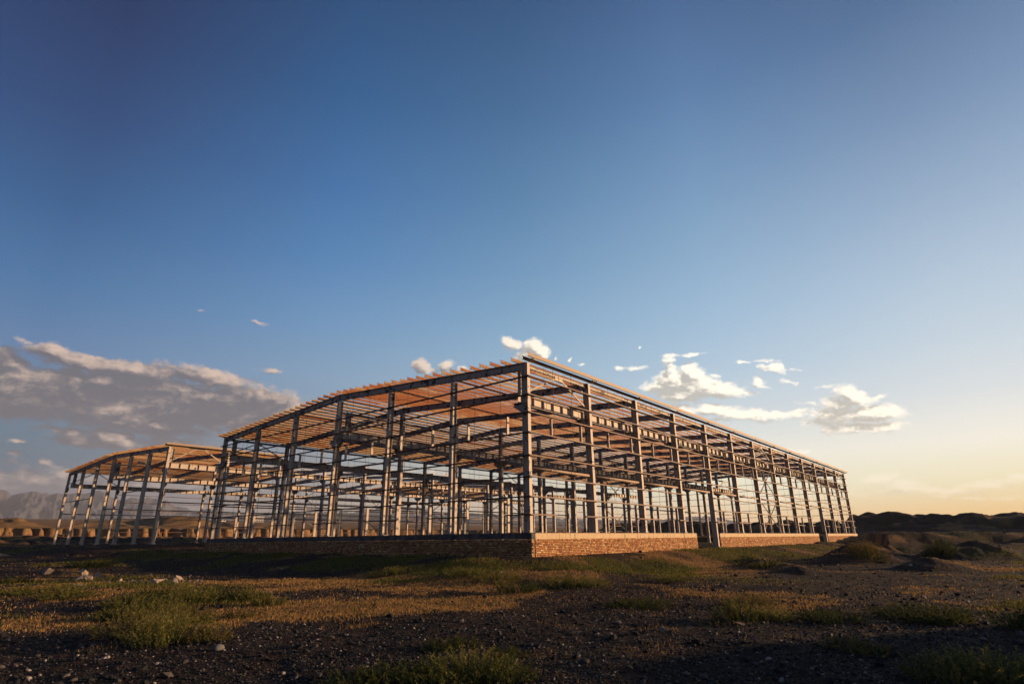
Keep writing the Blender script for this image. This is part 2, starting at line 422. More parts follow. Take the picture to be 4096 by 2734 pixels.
# ------------------------------------------------------------------ the halls
# A hall is written with its own origin at the floor corner; everything is offset by (ox, oy, oz).
class Hall:
    def __init__(s, root, ox, oy, oz, W, nb, base):
        s.root, s.ox, s.oy, s.oz, s.W, s.nb, s.base = root, ox, oy, oz, W, nb, base
        s.L = 6.0 * nb
        s.EAVE, s.RIDGE = 9.77, 10.85
        s.CRANE = 8.15
    def P(s, x, y, z): return (x + s.ox, y + s.oy, z + s.oz)
    def top(s, y):       # upper face of the rafters
        h = 3 * s.W
        return s.EAVE + (s.RIDGE - s.EAVE) * (1 - abs(y - h) / h)
    def part(s, mb, name, mt, parent=None, label=None, kind=None):
        o = mb.build(name, mt, parent or s.root)
        if label: o['label'] = label
        if kind: o['kind'] = kind
        return o
    def column(s, x, y, ztop, along_y, h=0.40, b=0.23, corbels=(), mt=None, stiff=True, plate=True, foot=None):
        mb = MB()
        A, Bv = (Y, X) if along_y else (X, Y)
        z0 = s.base if foot is None else foot
        mb.ext(prof_I(h, b, 0.016, 0.012), s.P(x, y, z0), s.P(x, y, ztop), A, Bv)
        if stiff:
            zz = [2.1, 5.9, 7.4, s.CRANE - 0.62, s.CRANE - 1.25]
            for z in zz:
                if z < ztop:
                    for sg in (-1, 1):
                        hx_, bx = h / 2 - 0.017, b / 2 - 0.002
                        if along_y: mb.box(s.P(x + (0.007 if sg > 0 else -bx), y - hx_, z), s.P(x + (bx if sg > 0 else -0.007), y + hx_, z + 0.012))
                        else: mb.box(s.P(x - hx_, y + (0.007 if sg > 0 else -bx), z), s.P(x + hx_, y + (bx if sg > 0 else -0.007), z + 0.012))
        col = s.part(mb, 'column', mt or STEEL)
        if plate:
            pb = MB()
            if foot is None: pb.box(s.P(x - 0.25, y - 0.28, z0 - 0.25), s.P(x + 0.25, y + 0.28, z0 + 0.02))
            else: pb.box(s.P(x - 0.17, y - 0.25, z0 - 0.004), s.P(x + 0.17, y + 0.25, z0 + 0.02))
            for dx_, dy_ in ((-.19, -.22), (.19, -.22), (-.19, .22), (.19, .22)):
                c = s.P(x + dx_, y + dy_, z0 + 0.021); pb.ext(prof_O(0.022, 6), c, (c[0], c[1], c[2] + 0.09), X, Y)
            pb.build('base_plate', STEEL_DARK, col)
        for sg in corbels:
            cb = MB(); zt = s.CRANE - 0.58
            y0 = y + sg * h / 2
            pr = [(0, zt), (sg * 0.62, zt), (sg * 0.62, zt - 0.14), (0, zt - 0.52)]
            cb.ext([(a, z) for a, z in pr], s.P(x - 0.008, y0, 0), s.P(x + 0.008, y0, 0), Y, Z)
            cb.box(s.P(x - 0.13, min(y0, y0 + sg * 0.64), zt + 0.001), s.P(x + 0.13, max(y0, y0 + sg * 0.64), zt + 0.018))
            d = (Vector((0, sg * 0.62, 0.38))).normalized()
            p0 = Vector(s.P(x, y0, zt - 0.53)); p1 = Vector(s.P(x, y0 + sg * 0.62, zt - 0.15))
            nrm = X.cross(d)
            cb.ext(prof_R(0.014, 0.24), p0, p1, nrm, X)
            cb.build('corbel', STEEL_DARK, col)
        return col
    def rafters(s, n, cleat_rows, mt=None):
        x = 6.0 * n
        for sd in (0, 1):
            h3 = 3 * s.W
            ya, yb = (0.25, h3 - 0.012) if sd == 0 else (6 * s.W - 0.25, h3 + 0.012)
            za, zb = s.top(ya), s.top(yb)
            mb = MB(); D = 0.42
            mb.ext(prof_I(D, 0.20, 0.014, 0.010), s.P(x + 0.2, ya, za - D / 2), s.P(x + 0.2, yb, zb - D / 2), Z, X)
            for k in range(1, 6):          # splice plates
                if k in (2, 4) or k == 1:
                    t = k / 6.0; yy = ya + (yb - ya) * t; zz = s.top(yy)
                    mb.box(s.P(x + 0.2 - 0.115, yy - 0.02, zz - D - 0.05), s.P(x + 0.2 + 0.115, yy + 0.02, zz + 0.02))
            mb.box(s.P(x + 0.07, min(yb, yb - (0.03 if sd == 0 else -0.03)), zb - D - 0.02), s.P(x + 0.33, max(yb, yb - (0.03 if sd == 0 else -0.03)), zb + 0.015))
            for yy in cleat_rows:
                if (yy < h3) == (sd == 0) and abs(yy - h3) > 0.1:
                    zz = s.top(yy)
                    pr = [(-0.07, 0), (0.07, 0), (0.03, 0.17), (-0.03, 0.17)]
                    mb.ext(pr, s.P(x + 0.2, yy + 0.075, zz + 0.003), s.P(x + 0.2, yy + 0.083, zz + 0.003), X, Z)
            s.part(mb, 'rafter', mt or STEEL_DARK)
    def crane_line(s, y, n0, n1):
        for n in range(n0, n1):
            mb = MB(); h, b = 0.55, 0.30; zt = s.CRANE
            xa, xb = 6 * n + (0.32 if n == 0 else 0.21), 6 * n + 6.19
            mb.ext(prof_I(h, b, 0.02, 0.012), s.P(xa, y, zt - h / 2), s.P(xb, y, zt - h / 2), Z, Y)
            k = xa + 0.35
            while k < xb - 0.1:
                for sg in (-1, 1):
                    mb.box(s.P(k, y + (0.007 if sg > 0 else -0.13), zt - h + 0.021), s.P(k + 0.014, y + (0.13 if sg > 0 else -0.007), zt - 0.021))
                k += 0.92
            s.part(mb, 'crane_beam', STEEL)
    def end_stop(s, y):
        mb = MB(); z = s.CRANE + 0.003
        mb.ext(prof_I(0.34, 0.22, 0.016, 0.012), s.P(0.62, y, z), s.P(0.62, y, z + 1.38), X, Y)
        for k in range(4):
            for sg in (-1, 1):
                mb.box(s.P(0.62 - 0.152, y + (0.007 if sg > 0 else -0.108), z + 0.1 + k * 0.3), s.P(0.62 + 0.152, y + (0.108 if sg > 0 else -0.007), z + 0.112 + k * 0.3))
        s.part(mb, 'end_stop', STEEL_DARK)
    def knee(s, y, n, mt=None):
        x0 = 6.0 * n + 0.15; zt = 9.32; zb = s.CRANE + 0.02
        mt = mt or STEEL
        g = MB(); g.box(s.P(x0 + 2.62, y - 0.03, zt - 0.02), s.P(x0 + 3.38, y + 0.03, zt + 0.28))
        g.box(s.P(x0 + 2.98, y - 0.05, zt - 0.018), s.P(x0 + 3.01, y + 0.05, zt + 0.278))
        s.part(g, 'gusset', mt)
        for a, b in (((x0 + 0.12, zb), (x0 + 2.66, zt + 0.05)), ((x0 + 5.88, zb), (x0 + 3.34, zt + 0.05))):
            mb = MB(); p0, p1 = s.P(a[0], y, a[1]), s.P(b[0], y, b[1])
            A, Bv = frame_axes(p0, p1)
            mb.ext(prof_C(0.09, 0.05, 0.008, 0.012), p0, p1, A, Bv)
            s.part(mb, 'knee_brace', mt)
    def xbrace(s, y, n, z0, z1, w=0.09):
        x0, x1 = 6.0 * n + 0.15, 6.0 * n + 5.9
        for k, (a, b) in enumerate((((x0, z0), (x1, z1)), ((x0, z1), (x1, z0)))):
            yy = y - 0.05 + 0.1 * k
            mb = MB(); p0, p1 = s.P(a[0], yy, a[1]), s.P(b[0], yy, b[1])
            A, Bv = frame_axes(p0, p1)
            mb.ext(prof_C(w, 0.05, 0.008, 0.014), p0, p1, A, Bv)
            s.part(mb, 'cross_brace', STEEL_DARK)
    def pipe(s, p0, p1, r=0.07, mt=None, name='tie_pipe'):
        mb = MB(); a, b = Vector(s.P(*p0)), Vector(s.P(*p1))
        A, Bv = frame_axes(a, b)
        mb.ext(prof_O(r, 12), a, b, A, Bv)
        L = (b - a).length; d = (b - a).normalized()
        if r > 0.05:
            for t in (0.33, 0.66):
                c = a + d * L * t; mb.ext(prof_O(r + 0.008, 12), c - d * 0.04, c + d * 0.04, A, Bv)
        o = s.part(mb, name, mt or PIPE)
        for f in o.data.polygons: f.use_smooth = len(f.vertices) == 4
        return o
    def rod(s, p0, p1, r=0.011, name='sag_rod'):
        mb = MB(); a, b = Vector(s.P(*p0)), Vector(s.P(*p1))
        up = X if abs((b - a).normalized().z) > 0.9 else Z
        A, Bv = frame_axes(a, b, up)
        mb.ext(prof_O(r, 5), a, b, A, Bv)
        return s.part(mb, name, GIRT)

GZ = [8.98, 7.97, 7.03, 5.98, 4.81, 3.75, 2.78, 1.92]      # girt levels

# ---- front hall
front = tag(empty('steel_frame_hall', (0, 0, 0)), 'large open steel frame hall standing behind a low brick plinth wall', 'building frame')
H1 = Hall(front, 0, 0, 0, 5.887, 13, -0.02)
W, L1 = H1.W, H1.L
rows1 = [0.02 + 17.6 * i / 22.5 for i in range(23)]
rows1 = rows1 + [2 * 17.661 - r for r in rows1[::-1]]
YC = [0.27, 3 * W, 6 * W - 0.27]
for n in range(14):
    for j, y in enumerate(YC):
        x = 6 * n + 0.10
        if n in (0, 13) and j == 1:
            continue
        zt = (H1.top(0.4) - 0.06) if j != 1 else H1.RIDGE - 0.43
        cbl = {0: (1,), 1: (-1, 1), 2: (-1,)}[j]
        H1.column(x, y, zt, True, corbels=cbl, foot=1.05 if (j != 1 and not (j == 0 and n in (4, 10))) else None)
    H1.rafters(n, rows1)
for n in (0, 13):
    for k in range(1, 6):
        y = W * k
        x = 0.26 if n == 0 else 6 * n - 0.06
        H1.column(x, y, H1.top(y) - 0.45, False, h=0.36, b=0.22, corbels=(-1, 1) if k == 3 else (), stiff=(k == 3), foot=1.05)
YCR = [1.0, 3 * W - 0.62, 3 * W + 0.62, 6 * W - 1.0]
for y in YCR:
    H1.crane_line(y, 0, 13); H1.end_stop(y)
for y in YC:
    for n in (0, 6, 12):
        H1.knee(y, n)
    for n in (6,):
        H1.xbrace(y, n, H1.CRANE - 0.6, 4.3); H1.xbrace(y, n, 4.1, 1.05)
H1.xbrace(YC[0], 6, 9.3, 8.2, 0.07)
for y in YC:
    for n in range(13):
        if y == YC[2] and n in (4, 9): continue
        H1.pipe((6 * n + 0.23, y, 4.2), (6 * n + 5.98, y, 4.2 + random.uniform(-.02, .02)), 0.075)
for k in range(6):
    H1.pipe((0.30, W * k + (0.5 if k == 0 else 0.13), 5.47), (0.30, W * (k + 1) - (0.5 if k == 5 else 0.13), 5.47), 0.06)
for y in (W, 2 * W, 4 * W, 5 * W):
    H1.pipe((0.3, y + 0.3, H1.top(y) - 0.17), (77.9, y + 0.3, H1.top(y) - 0.17), 0.045, STEEL_DARK)
for y in (0.27, 3 * W + 0.02, 6 * W - 0.27):
    mb = MB(); z = (H1.EAVE if y != 3 * W + 0.02 else H1.RIDGE) - 0.1
    z = min(H1.top(y), H1.EAVE) - 0.12
    mb.ext(prof_I(0.18, 0.12, 0.01, 0.008), H1.P(0.25, y, z - 0.09), H1.P(78.0, y, z - 0.09), Z, Y)
    H1.part(mb, 'eave_strut', STEEL_DARK)
# purlins (webs upright, opening away from the eave on either slope)
def purlin_mesh(H, y, x0, x1, sd):
    mb = MB(); zc = H.top(y) + 0.012 + 0.0925
    mb.ext([(a, b * (1 if sd else -1)) for a, b in prof_C(0.185, 0.065)], H.P(x0, y + (0.0 if sd else 0.06), zc), H.P(x1, y + (0.0 if sd else 0.06), zc), Z, Y)
    return mb
for i, y in enumerate(rows1):
    d = random.uniform(-.05, .05)
    H1.part(purlin_mesh(H1, y, -0.42 + d, 78.5 + d, 1 if y > 3 * W else 1), 'purlin', PURLIN)
# eave outriggers and the outer eave purlin on both sides
for sg, y0 in ((-1, -0.38), (1, 6 * W + 0.38)):
    mb = MB()
    mb.ext(prof_C(0.20, 0.07), (-0.45, y0, 9.98), (78.7, y0, 9.98), Z, Y * (1 if sg < 0 else -1))
    H1.part(mb, 'eave_purlin', PIPE)
    for n in range(14):
        mb = MB(); y1 = 0.05 if sg < 0 else 6 * W - 0.05
        ya, yb = min(y0 + 0.01 * sg, y1), max(y0 + 0.01 * sg, y1)
        mb.box((6 * n - 0.02, ya + 0.07, 9.80), (6 * n + 0.42, yb - 0.0, 9.87))
        H1.part(mb, 'outrigger', STEEL_DARK)
# girts
def girt(H, p0, p1, out, h=0.06, b=0.15, mt=None):
    """lying channel, web up, flanges hanging; 'out' points to the outside"""
    mb = MB(); t = 0.008
    pr = [(0, 0), (b, 0), (b, -h), (b - t, -h), (b - t, -t), (t, -t), (t, -h), (0, -h)]
    mb.ext(pr, H.P(*p0), H.P(*p1), out, Z)
    return H.part(mb, 'girt', mt or GIRT)
yo = 0.065
for i, z in enumerate(GZ):
    if i < 5: segs = [(-0.12, 78.5)]
    elif i < 7: segs = [(-0.12, 18.35), (24.05, 54.55), (60.0, 78.6)]
    else:
        segs = [(-0.12, 2.1)]
        for n in range(1, 14):
            if n == 4: segs.append((24.0, 26.0))
            elif n == 10: segs.append((60.0, 62.0))
            elif n == 3: segs.append((16.95, 18.3))
            elif n == 9: segs.append((52.95, 54.5))
            elif n == 13: segs.append((76.95, 78.6))
            else: segs.append((6 * n - 1.05, 6 * n + 2.1))
    for a, b in segs:
        girt(H1, (a, yo, z), (b, yo, z - 0.0), -Y)
    # gable: small overhang past the far corner, then the same pattern of openings
    if i < 7: gs = [(-0.086, 6 * W + 0.35)]
    else:
        gs = [(-0.086, 1.62)]
        for k in range(1, 6): gs.append((W * k - W + 4.43, W * k + 1.62) if True else None)
        gs.append((5 * W + 4.43, 6 * W + 0.35))
    for a, b in gs:
        girt(H1, (yo, a, z + 0.001), (yo, b, z + 0.001), -X)
    # far gable and the far long side
    girt(H1, (77.99, 0.1, z), (77.99, 6 * W, z), X)
    for a, b in [(0, 78.1)]:
        girt(H1, (a, 6 * W - yo, z), (b, 6 * W - yo, z), Y)
# window posts: under the lower openings and in the strip below the third girt
def post(H, p, z0, z1, along_y, mt=None):
    mb = MB()
    A, Bv = (Y, X) if along_y else (X, Y)
    mb.ext(prof_C(0.16, 0.07, 0.008, 0.02), H.P(p[0], p[1], z0), H.P(p[0], p[1], z1), A, Bv)
    H.part(mb, 'window_post', mt or STEEL)
for n in range(13):
    for dx_ in (2.05, 4.97):
        if n not in (3, 9): post(H1, (6 * n + dx_, 0.145), 1.065, GZ[6] - 0.062, True)
        post(H1, (6 * n + dx_, 0.145), GZ[3] + 0.002, GZ[2] - 0.062, True)
for k in range(6):
    for dy_ in (1.57, 4.48):
        post(H1, (0.145, W * k + dy_), 1.065, GZ[6] - 0.062, False)
        post(H1, (0.145, W * k + dy_), GZ[3] + 0.002, GZ[2] - 0.062, False)
# sag rods
for n in range(13):
    for dx_ in (2.2, 4.0):
        H1.rod((6 * n + dx_, 0.0, GZ[6] if n not in (3, 9) else GZ[4]), (6 * n + dx_, 0.0, 9.86))
for k in range(6):
    for dy_ in (2.0, 3.9):
        H1.rod((0.0, W * k + dy_, GZ[6]), (0.0, W * k + dy_, H1.top(W * k + dy_) - 0.43))
for n in range(13):
    for dx_ in (2.2, 4.0):
        H1.rod((6 * n + dx_, 6 * W, GZ[6]), (6 * n + dx_, 6 * W, 9.86))
# diagonal rods in the top panels and roof bracing rods
for n in (0, 1, 2, 3, 4, 5, 7, 9, 11):
    H1.rod((6 * n + 0.3, 0.02, 9.7), (6 * n + 2.2, 0.02, 9.0), 0.008, 'tension_rod')
for n in (0, 6, 12):
    for k in range(6):
        a, b = (6 * n + 0.3, W * k + 0.2), (6 * n + 6.1, W * (k + 1) - 0.1)
        H1.rod((a[0], a[1], H1.top(a[1]) - 0.1), (b[0], b[1], H1.top(b[1]) - 0.1), 0.011, 'tension_rod')
        H1.rod((a[0], b[1], H1.top(b[1]) - 0.13), (b[0], a[1], H1.top(a[1]) - 0.13), 0.011, 'tension_rod')
for dx_ in (2.0, 4.0):       # short sag rods between neighbouring purlins, one run over each slope
    for n in (0, 1, 2, 3):
        for ya, yb in ((0.1, 3 * W - 0.1), (3 * W + 0.1, 6 * W - 0.1)):
            H1.rod((6 * n + dx_, ya, H1.top(ya) + 0.08), (6 * n + dx_, yb, H1.top(yb) + 0.08), 0.008)

# ---- brick plinth wall under the front hall (every brick is laid)
def brick_wall(H, p0, p1, t=0.30, z0=-0.25, both=True, band=None):
    """wall from p0 to p1 (plan points of the OUTER face, wall lies to the left of p0->p1)"""
    a, b = Vector((*p0, 0)), Vector((*p1, 0))
    d = (b - a).normalized(); nrm = Vector((-d.y, d.x, 0)); Lw = (b - a).length
    core = MB()
    core.ext([(0.022, 0), (t - 0.012, 0), (t - 0.012, 0.73 - z0), (0.022, 0.73 - z0)], a + d * 0.012 + Z * z0, b - d * 0.012 + Z * z0, nrm, Z)
    w = core.build('brick_wall', MORTAR, H.root)
    vs, fs, cols = [], [], []
    def brk(c0, c1, col):
        o = len(vs)
        for k in range(8):
            p = a + d * (c1[0] if k & 1 else c0[0]) + nrm * (c1[1] if k & 2 else c0[1]) + Z * (c1[2] if k & 4 else c0[2])
            vs.append(tuple(p))
        fs.extend([(o, o + 1, o + 5, o + 4), (o + 1, o + 3, o + 7, o + 5), (o + 3, o + 2, o + 6, o + 7), (o + 2, o, o + 4, o + 6), (o + 4, o + 5, o + 7, o + 6), (o, o + 2, o + 3, o + 1)])
        cols.extend([col] * 6)
    ch = 0.083; zc = 0.735
    row = 0
    def bcol():
        q = random.random()
        if q < 0.12: c = (0.62, 0.40, 0.20)
        elif q < 0.24: c = (0.27, 0.105, 0.05)
        elif q < 0.5: c = (0.52, 0.27, 0.12)
        else: c = (0.42, 0.19, 0.08)
        f = random.uniform(0.55, 1.05)
        return tuple(x * f for x in c)
    while zc > z0:
        xx = -random.uniform(0, 0.1) if row % 2 else 0.0
        while xx < Lw:
            ln = random.choice((0.245, 0.13, 0.13, 0.18)) if row % 2 else random.choice((0.245, 0.13, 0.13, 0.13))
            x0, x1 = max(xx, 0.0), min(xx + ln - random.uniform(0.020, 0.030), Lw)
            if x1 - x0 > 0.03:
                j = random.uniform(-0.008, 0.004)
                brk((x0, j, zc - ch + random.uniform(.021, .029)), (x1, 0.10 + j, zc + random.uniform(-0.002, 0.002)), bcol())
                if both:
                    brk((x0, t - 0.10, zc - ch + 0.014), (x1, t + random.uniform(-.003, .006), zc), bcol())
            xx += ln
        for e in (0, 1):      # end faces
            x0, x1 = (0.0, 0.11) if e == 0 else (Lw - 0.11, Lw)
            brk((x0 - 0.001 + 0.002 * e, 0.11, zc - ch + 0.014), (x1 - 0.001 + 0.002 * e, t - 0.11, zc), bcol())
        zc -= ch; row += 1
    me = bpy.data.meshes.new('brick_facing'); me.from_pydata(vs, [], fs); me.materials.append(BRICK)
    ca = me.color_attributes.new('col', 'FLOAT_COLOR', 'CORNER')
    arr = np.repeat(np.array(cols), 4, axis=0); arr = np.concatenate([arr, np.ones((len(arr), 1))], 1)
    ca.data.foreach_set('color', arr.ravel())
    o = bpy.data.objects.new('brick_facing', me); C.objects.link(o); o.parent = w
    cp = MB()      # rendered concrete band, in bays with thin joints
    k = 0.0
    while k < Lw - 0.05:
        e = min(k + random.uniform(1.4, 2.6), Lw)
        off = random.uniform(-0.006, 0.004)
        cp.ext([(off, 0.742), (t - off, 0.742), (t - off, 1.012), (off, 1.012)], a + d * (k + 0.002), a + d * (e - 0.002), nrm, Z)
        k = e
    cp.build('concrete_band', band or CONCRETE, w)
    pl = MB()
    pl.ext([(-0.015, 1.016), (0.16, 1.016), (0.16, 1.045), (-0.015, 1.045)], a + d * 0.0, b - d * 0.25 if Lw > 20 else b - d * 0.2, nrm, Z)
    pl.build('sill_channel', GIRT, w)
    return w
YB = 6 * W + 0.25
XE = 78.7
brick_wall(H1, (0.302, 0), (19.8, 0))
brick_wall(H1, (24.36, 0), (55.9, 0))
brick_wall(H1, (60.36, 0), (XE, 0))
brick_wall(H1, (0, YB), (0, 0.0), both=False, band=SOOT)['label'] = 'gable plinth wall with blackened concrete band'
brick_wall(H1, (XE + 0.3, 0), (XE + 0.3, YB), both=False)
brick_wall(H1, (XE, YB + 0.3), (0, YB + 0.3), both=True)

# ---- second hall, set to the left behind the first
annex = tag(empty('steel_frame_hall', (-0.74, 45.67, 0.66)), 'second open steel frame hall at the left, columns standing straight on the ground', 'building frame')
H2 = Hall(annex, 0, 0, 0, 5.71, 13, 0.0)
H2.CRANE = 8.5 - 0.66
H2.EAVE, H2.RIDGE = 10.02 - 0.66, 10.55 - 0.66 + 0.25
W2 = H2.W
rows2 = [0.02 + 3 * W2 * i / 22.0 for i in range(22)]
rows2 = rows2 + [6 * W2 - r for r in rows2[::-1]]
YC2 = [0.27, 3 * W2, 6 * W2 - 0.27]
for n in range(14):
    for j, y in enumerate(YC2):
        if n in (0, 13) and j == 1: continue
        zt = (H2.top(0.4) - 0.06) if j != 1 else H2.RIDGE - 0.43
        H2.column(6 * n + 0.10, y, zt, True, corbels={0: (1,), 1: (-1, 1), 2: (-1,)}[j])
    H2.rafters(n, rows2)
for n in (0, 13):
    for k in range(1, 6):
        y = W2 * k
        H2.column(0.26 if n == 0 else 77.94, y, H2.top(y) - 0.45, False, h=0.36, b=0.22, corbels=(-1, 1) if k == 3 else (), stiff=(k == 3))
for y in (0.82, 3 * W2 - 0.62, 3 * W2 + 0.62, 6 * W2 - 0.82):
    H2.crane_line(y, 0, 13); H2.end_stop(y)
for y in YC2:
    for n in (0, 6, 12):
        H2.knee(y, n)
    H2.xbrace(y, 6, H2.CRANE - 0.6, 4.0); H2.xbrace(y, 6, 3.8, 0.3)
for n in range(13):
    H2.pipe((6 * n + 0.23, YC2[0], 3.9), (6 * n + 5.98, YC2[0], 3.9), 0.06)
    H2.pipe((6 * n + 0.23, YC2[1], 3.9), (6 * n + 5.98, YC2[1], 3.9), 0.06)
    H2.pipe((6 * n + 0.23, YC2[2], 3.9), (6 * n + 5.98, YC2[2], 3.9), 0.06)
for n in range(1, 4):
    girt(H2, (6 * n - 6, 0.065, 3.1), (6 * n, 0.065, 3.1), -Y)
for k in (4, 5):
    H2.pipe((0.30, W2 * k + 0.13, 5.4), (0.30, W2 * (k + 1) - (0.13 if k == 4 else 0.5), 5.4), 0.05)
H2.pipe((0.30, W2 + 0.13, 5.4), (0.30, 2 * W2 - 0.13, 5.4), 0.05)
for i, z in enumerate(GZ[2:]):
    girt(H2, (6.1, 6 * W2 - 0.065, z - 0.3), (78, 6 * W2 - 0.065, z - 0.3), Y)
# little girt clips left on the gable columns
for k in range(7):
    mb = MB(); y = min(max(W2 * k, 0.27), 6 * W2 - 0.27)
    for z in GZ:
        zz = z - 0.3
        if zz < H2.top(y) - 0.6: mb.box(H2.P(-0.08, y - 0.06, zz), H2.P(0.075, y + 0.06, zz + 0.012))
    H2.part(mb, 'girt_clip', STEEL_DARK)
def mk_purlins(H, y, a, b):
    d = random.uniform(-.05, .05)
    H.part(purlin_mesh(H, y, a + d, b + d, 1), 'purlin', PURLIN)
for y in rows2:
    if y < 3 * W2:
        mk_purlins(H2, y, -0.42, 11.9)
    else:
        mk_purlins(H2, y, -0.42, 24.4)
    if abs(rows2.index(y)) % 1 == 0 and y > 3 * W2:
        mk_purlins(H2, y, 47.8, 78.4)
mb = MB(); mb.ext(prof_C(0.20, 0.07), H2.P(-0.45, -0.38, H2.EAVE + 0.2), H2.P(12.2, -0.38, H2.EAVE + 0.2), Z, Y)
H2.part(mb, 'eave_purlin', PIPE)
mb = MB(); mb.ext(prof_C(0.20, 0.07), H2.P(-0.45, 6 * W2 + 0.38, H2.EAVE + 0.2), H2.P(78.2, 6 * W2 + 0.38, H2.EAVE + 0.2), Z, -Y)
H2.part(mb, 'eave_purlin', PIPE)
for y in (W2, 2 * W2, 4 * W2, 5 * W2):
    H2.pipe((0.3, y + 0.3, H2.top(y) - 0.17), (24, y + 0.3, H2.top(y) - 0.17), 0.045, STEEL_DARK)
# the hall is written in its own coordinates, so its parts inherit the root's place

# ------------------------------------------------------------------ ground
_tab = np.random.default_rng(3).random((256, 256))
def vnoise(x, y):
    xi = np.floor(x).astype(int); yi = np.floor(y).astype(int)
    fx = x - xi; fy = y - yi
    fx = fx * fx * (3 - 2 * fx); fy = fy * fy * (3 - 2 * fy)
    a = _tab[xi & 255, yi & 255]; b = _tab[(xi + 1) & 255, yi & 255]
    c = _tab[xi & 255, (yi + 1) & 255]; d = _tab[(xi + 1) & 255, (yi + 1) & 255]
    return (a * (1 - fx) + b * fx) * (1 - fy) + (c * (1 - fx) + d * fx) * fy
def fbm(x, y, s, o=4, g=0.5):
    v = 0; a = 1; t = 0
    for k in range(o):
        v = v + a * vnoise(x * s + 17.3 * k, y * s + 9.1 * k); t += a; a *= g; s *= 2.03
    return v / t - 0.5
def sst(x, a, b):
    t = np.clip((x - a) / (b - a), 0, 1); return t * t * (3 - 2 * t)
def tabf(pts):       # elevation angle against azimuth, from points of the view
    q = sorted((azel(x, y)[0], math.tan(azel(x, y)[1])) for x, y in pts)
    return np.array([a for a, _ in q]), np.array([b for _, b in q])
T_CL = tabf([(-400, 2114), (0, 2111), (600, 2113), (1000, 2115), (1330, 2116), (1700, 2120), (2100, 2126), (2600, 2130), (3400, 2134), (4400, 2132)])
T_FT = tabf([(-400, 2148), (0, 2146), (600, 2147), (1000, 2147), (1400, 2147), (1700, 2148), (2100, 2146), (2600, 2143), (3400, 2140), (4400, 2134)])
T_PL = tabf([(-400, 2074), (0, 2074), (300, 2075), (600, 2076), (900, 2081), (1300, 2089), (1650, 2095), (2100, 2104), (2400, 2112), (2700, 2114), (3400, 2124), (4400, 2125)])
T_HL = tabf([(-400, 2082), (0, 2082), (900, 2088), (1020, 2086), (1100, 2062), (1190, 2050), (1350, 2053), (1500, 2055), (1700, 2063), (1900, 2071), (2100, 2081), (2250, 2086), (2360, 2081), (2560, 2081), (2640, 2087), (2720, 2094), (2800, 2092), (2900, 2096), (3100, 2103), (3400, 2112), (4400, 2122)])
T_TB_A = np.radians([-60, -20, -1, 5, 8, 9.6, 11])
T_TB_R = np.array([96, 96, 95, 84, 80, 103, 112])
HEAPS = []
def heap(px, D, Rr, H, sq=1.0, rot=0.0): HEAPS.append((*at(px, D), Rr, H, sq, rot))
heap(3435, 47, 3.6, 1.28, 1.3, 0.4); heap(3545, 50, 1.6, 0.85); heap(3350, 44, 2.6, 0.6, 1.2)
heap(3885, 52, 4.6, 1.30, 1.5, 0.2); heap(3800, 50, 2.6, 0.85); heap(3960, 55, 3.4, 0.6, 1.4)
heap(3700, 35, 2.1, 0.55, 1.2); heap(3605, 60, 1.9, 0.6); heap(3770, 39, 2.4, 0.3)
for xx, yy, H_ in ((7.9, -9.4, .34), (9.6, -8.2, .40), (11.5, -7.2, .36), (13.6, -6.2, .42), (16, -5.2, .40), (18.5, -4.4, .36), (6.2, -10.2, .26)):
    HEAPS.append((xx, yy, 1.5, H_, 1.6, 0.5))
hr = random.Random(5)
for row in range(3):
    v = -75.0
    while v < 62:
        HEAPS.append((101 + 6.5 * row + hr.uniform(-1.5, 1.5) + 0.03 * v, v, hr.uniform(4.5, 7.5), (1.5, 2.5, 3.0)[row] + hr.uniform(-.35, .25) - 1.15 * min(max((-v - 2) / 18, 0), 1), 1.0, 0.0))
        v += hr.uniform(3.2, 6.5)
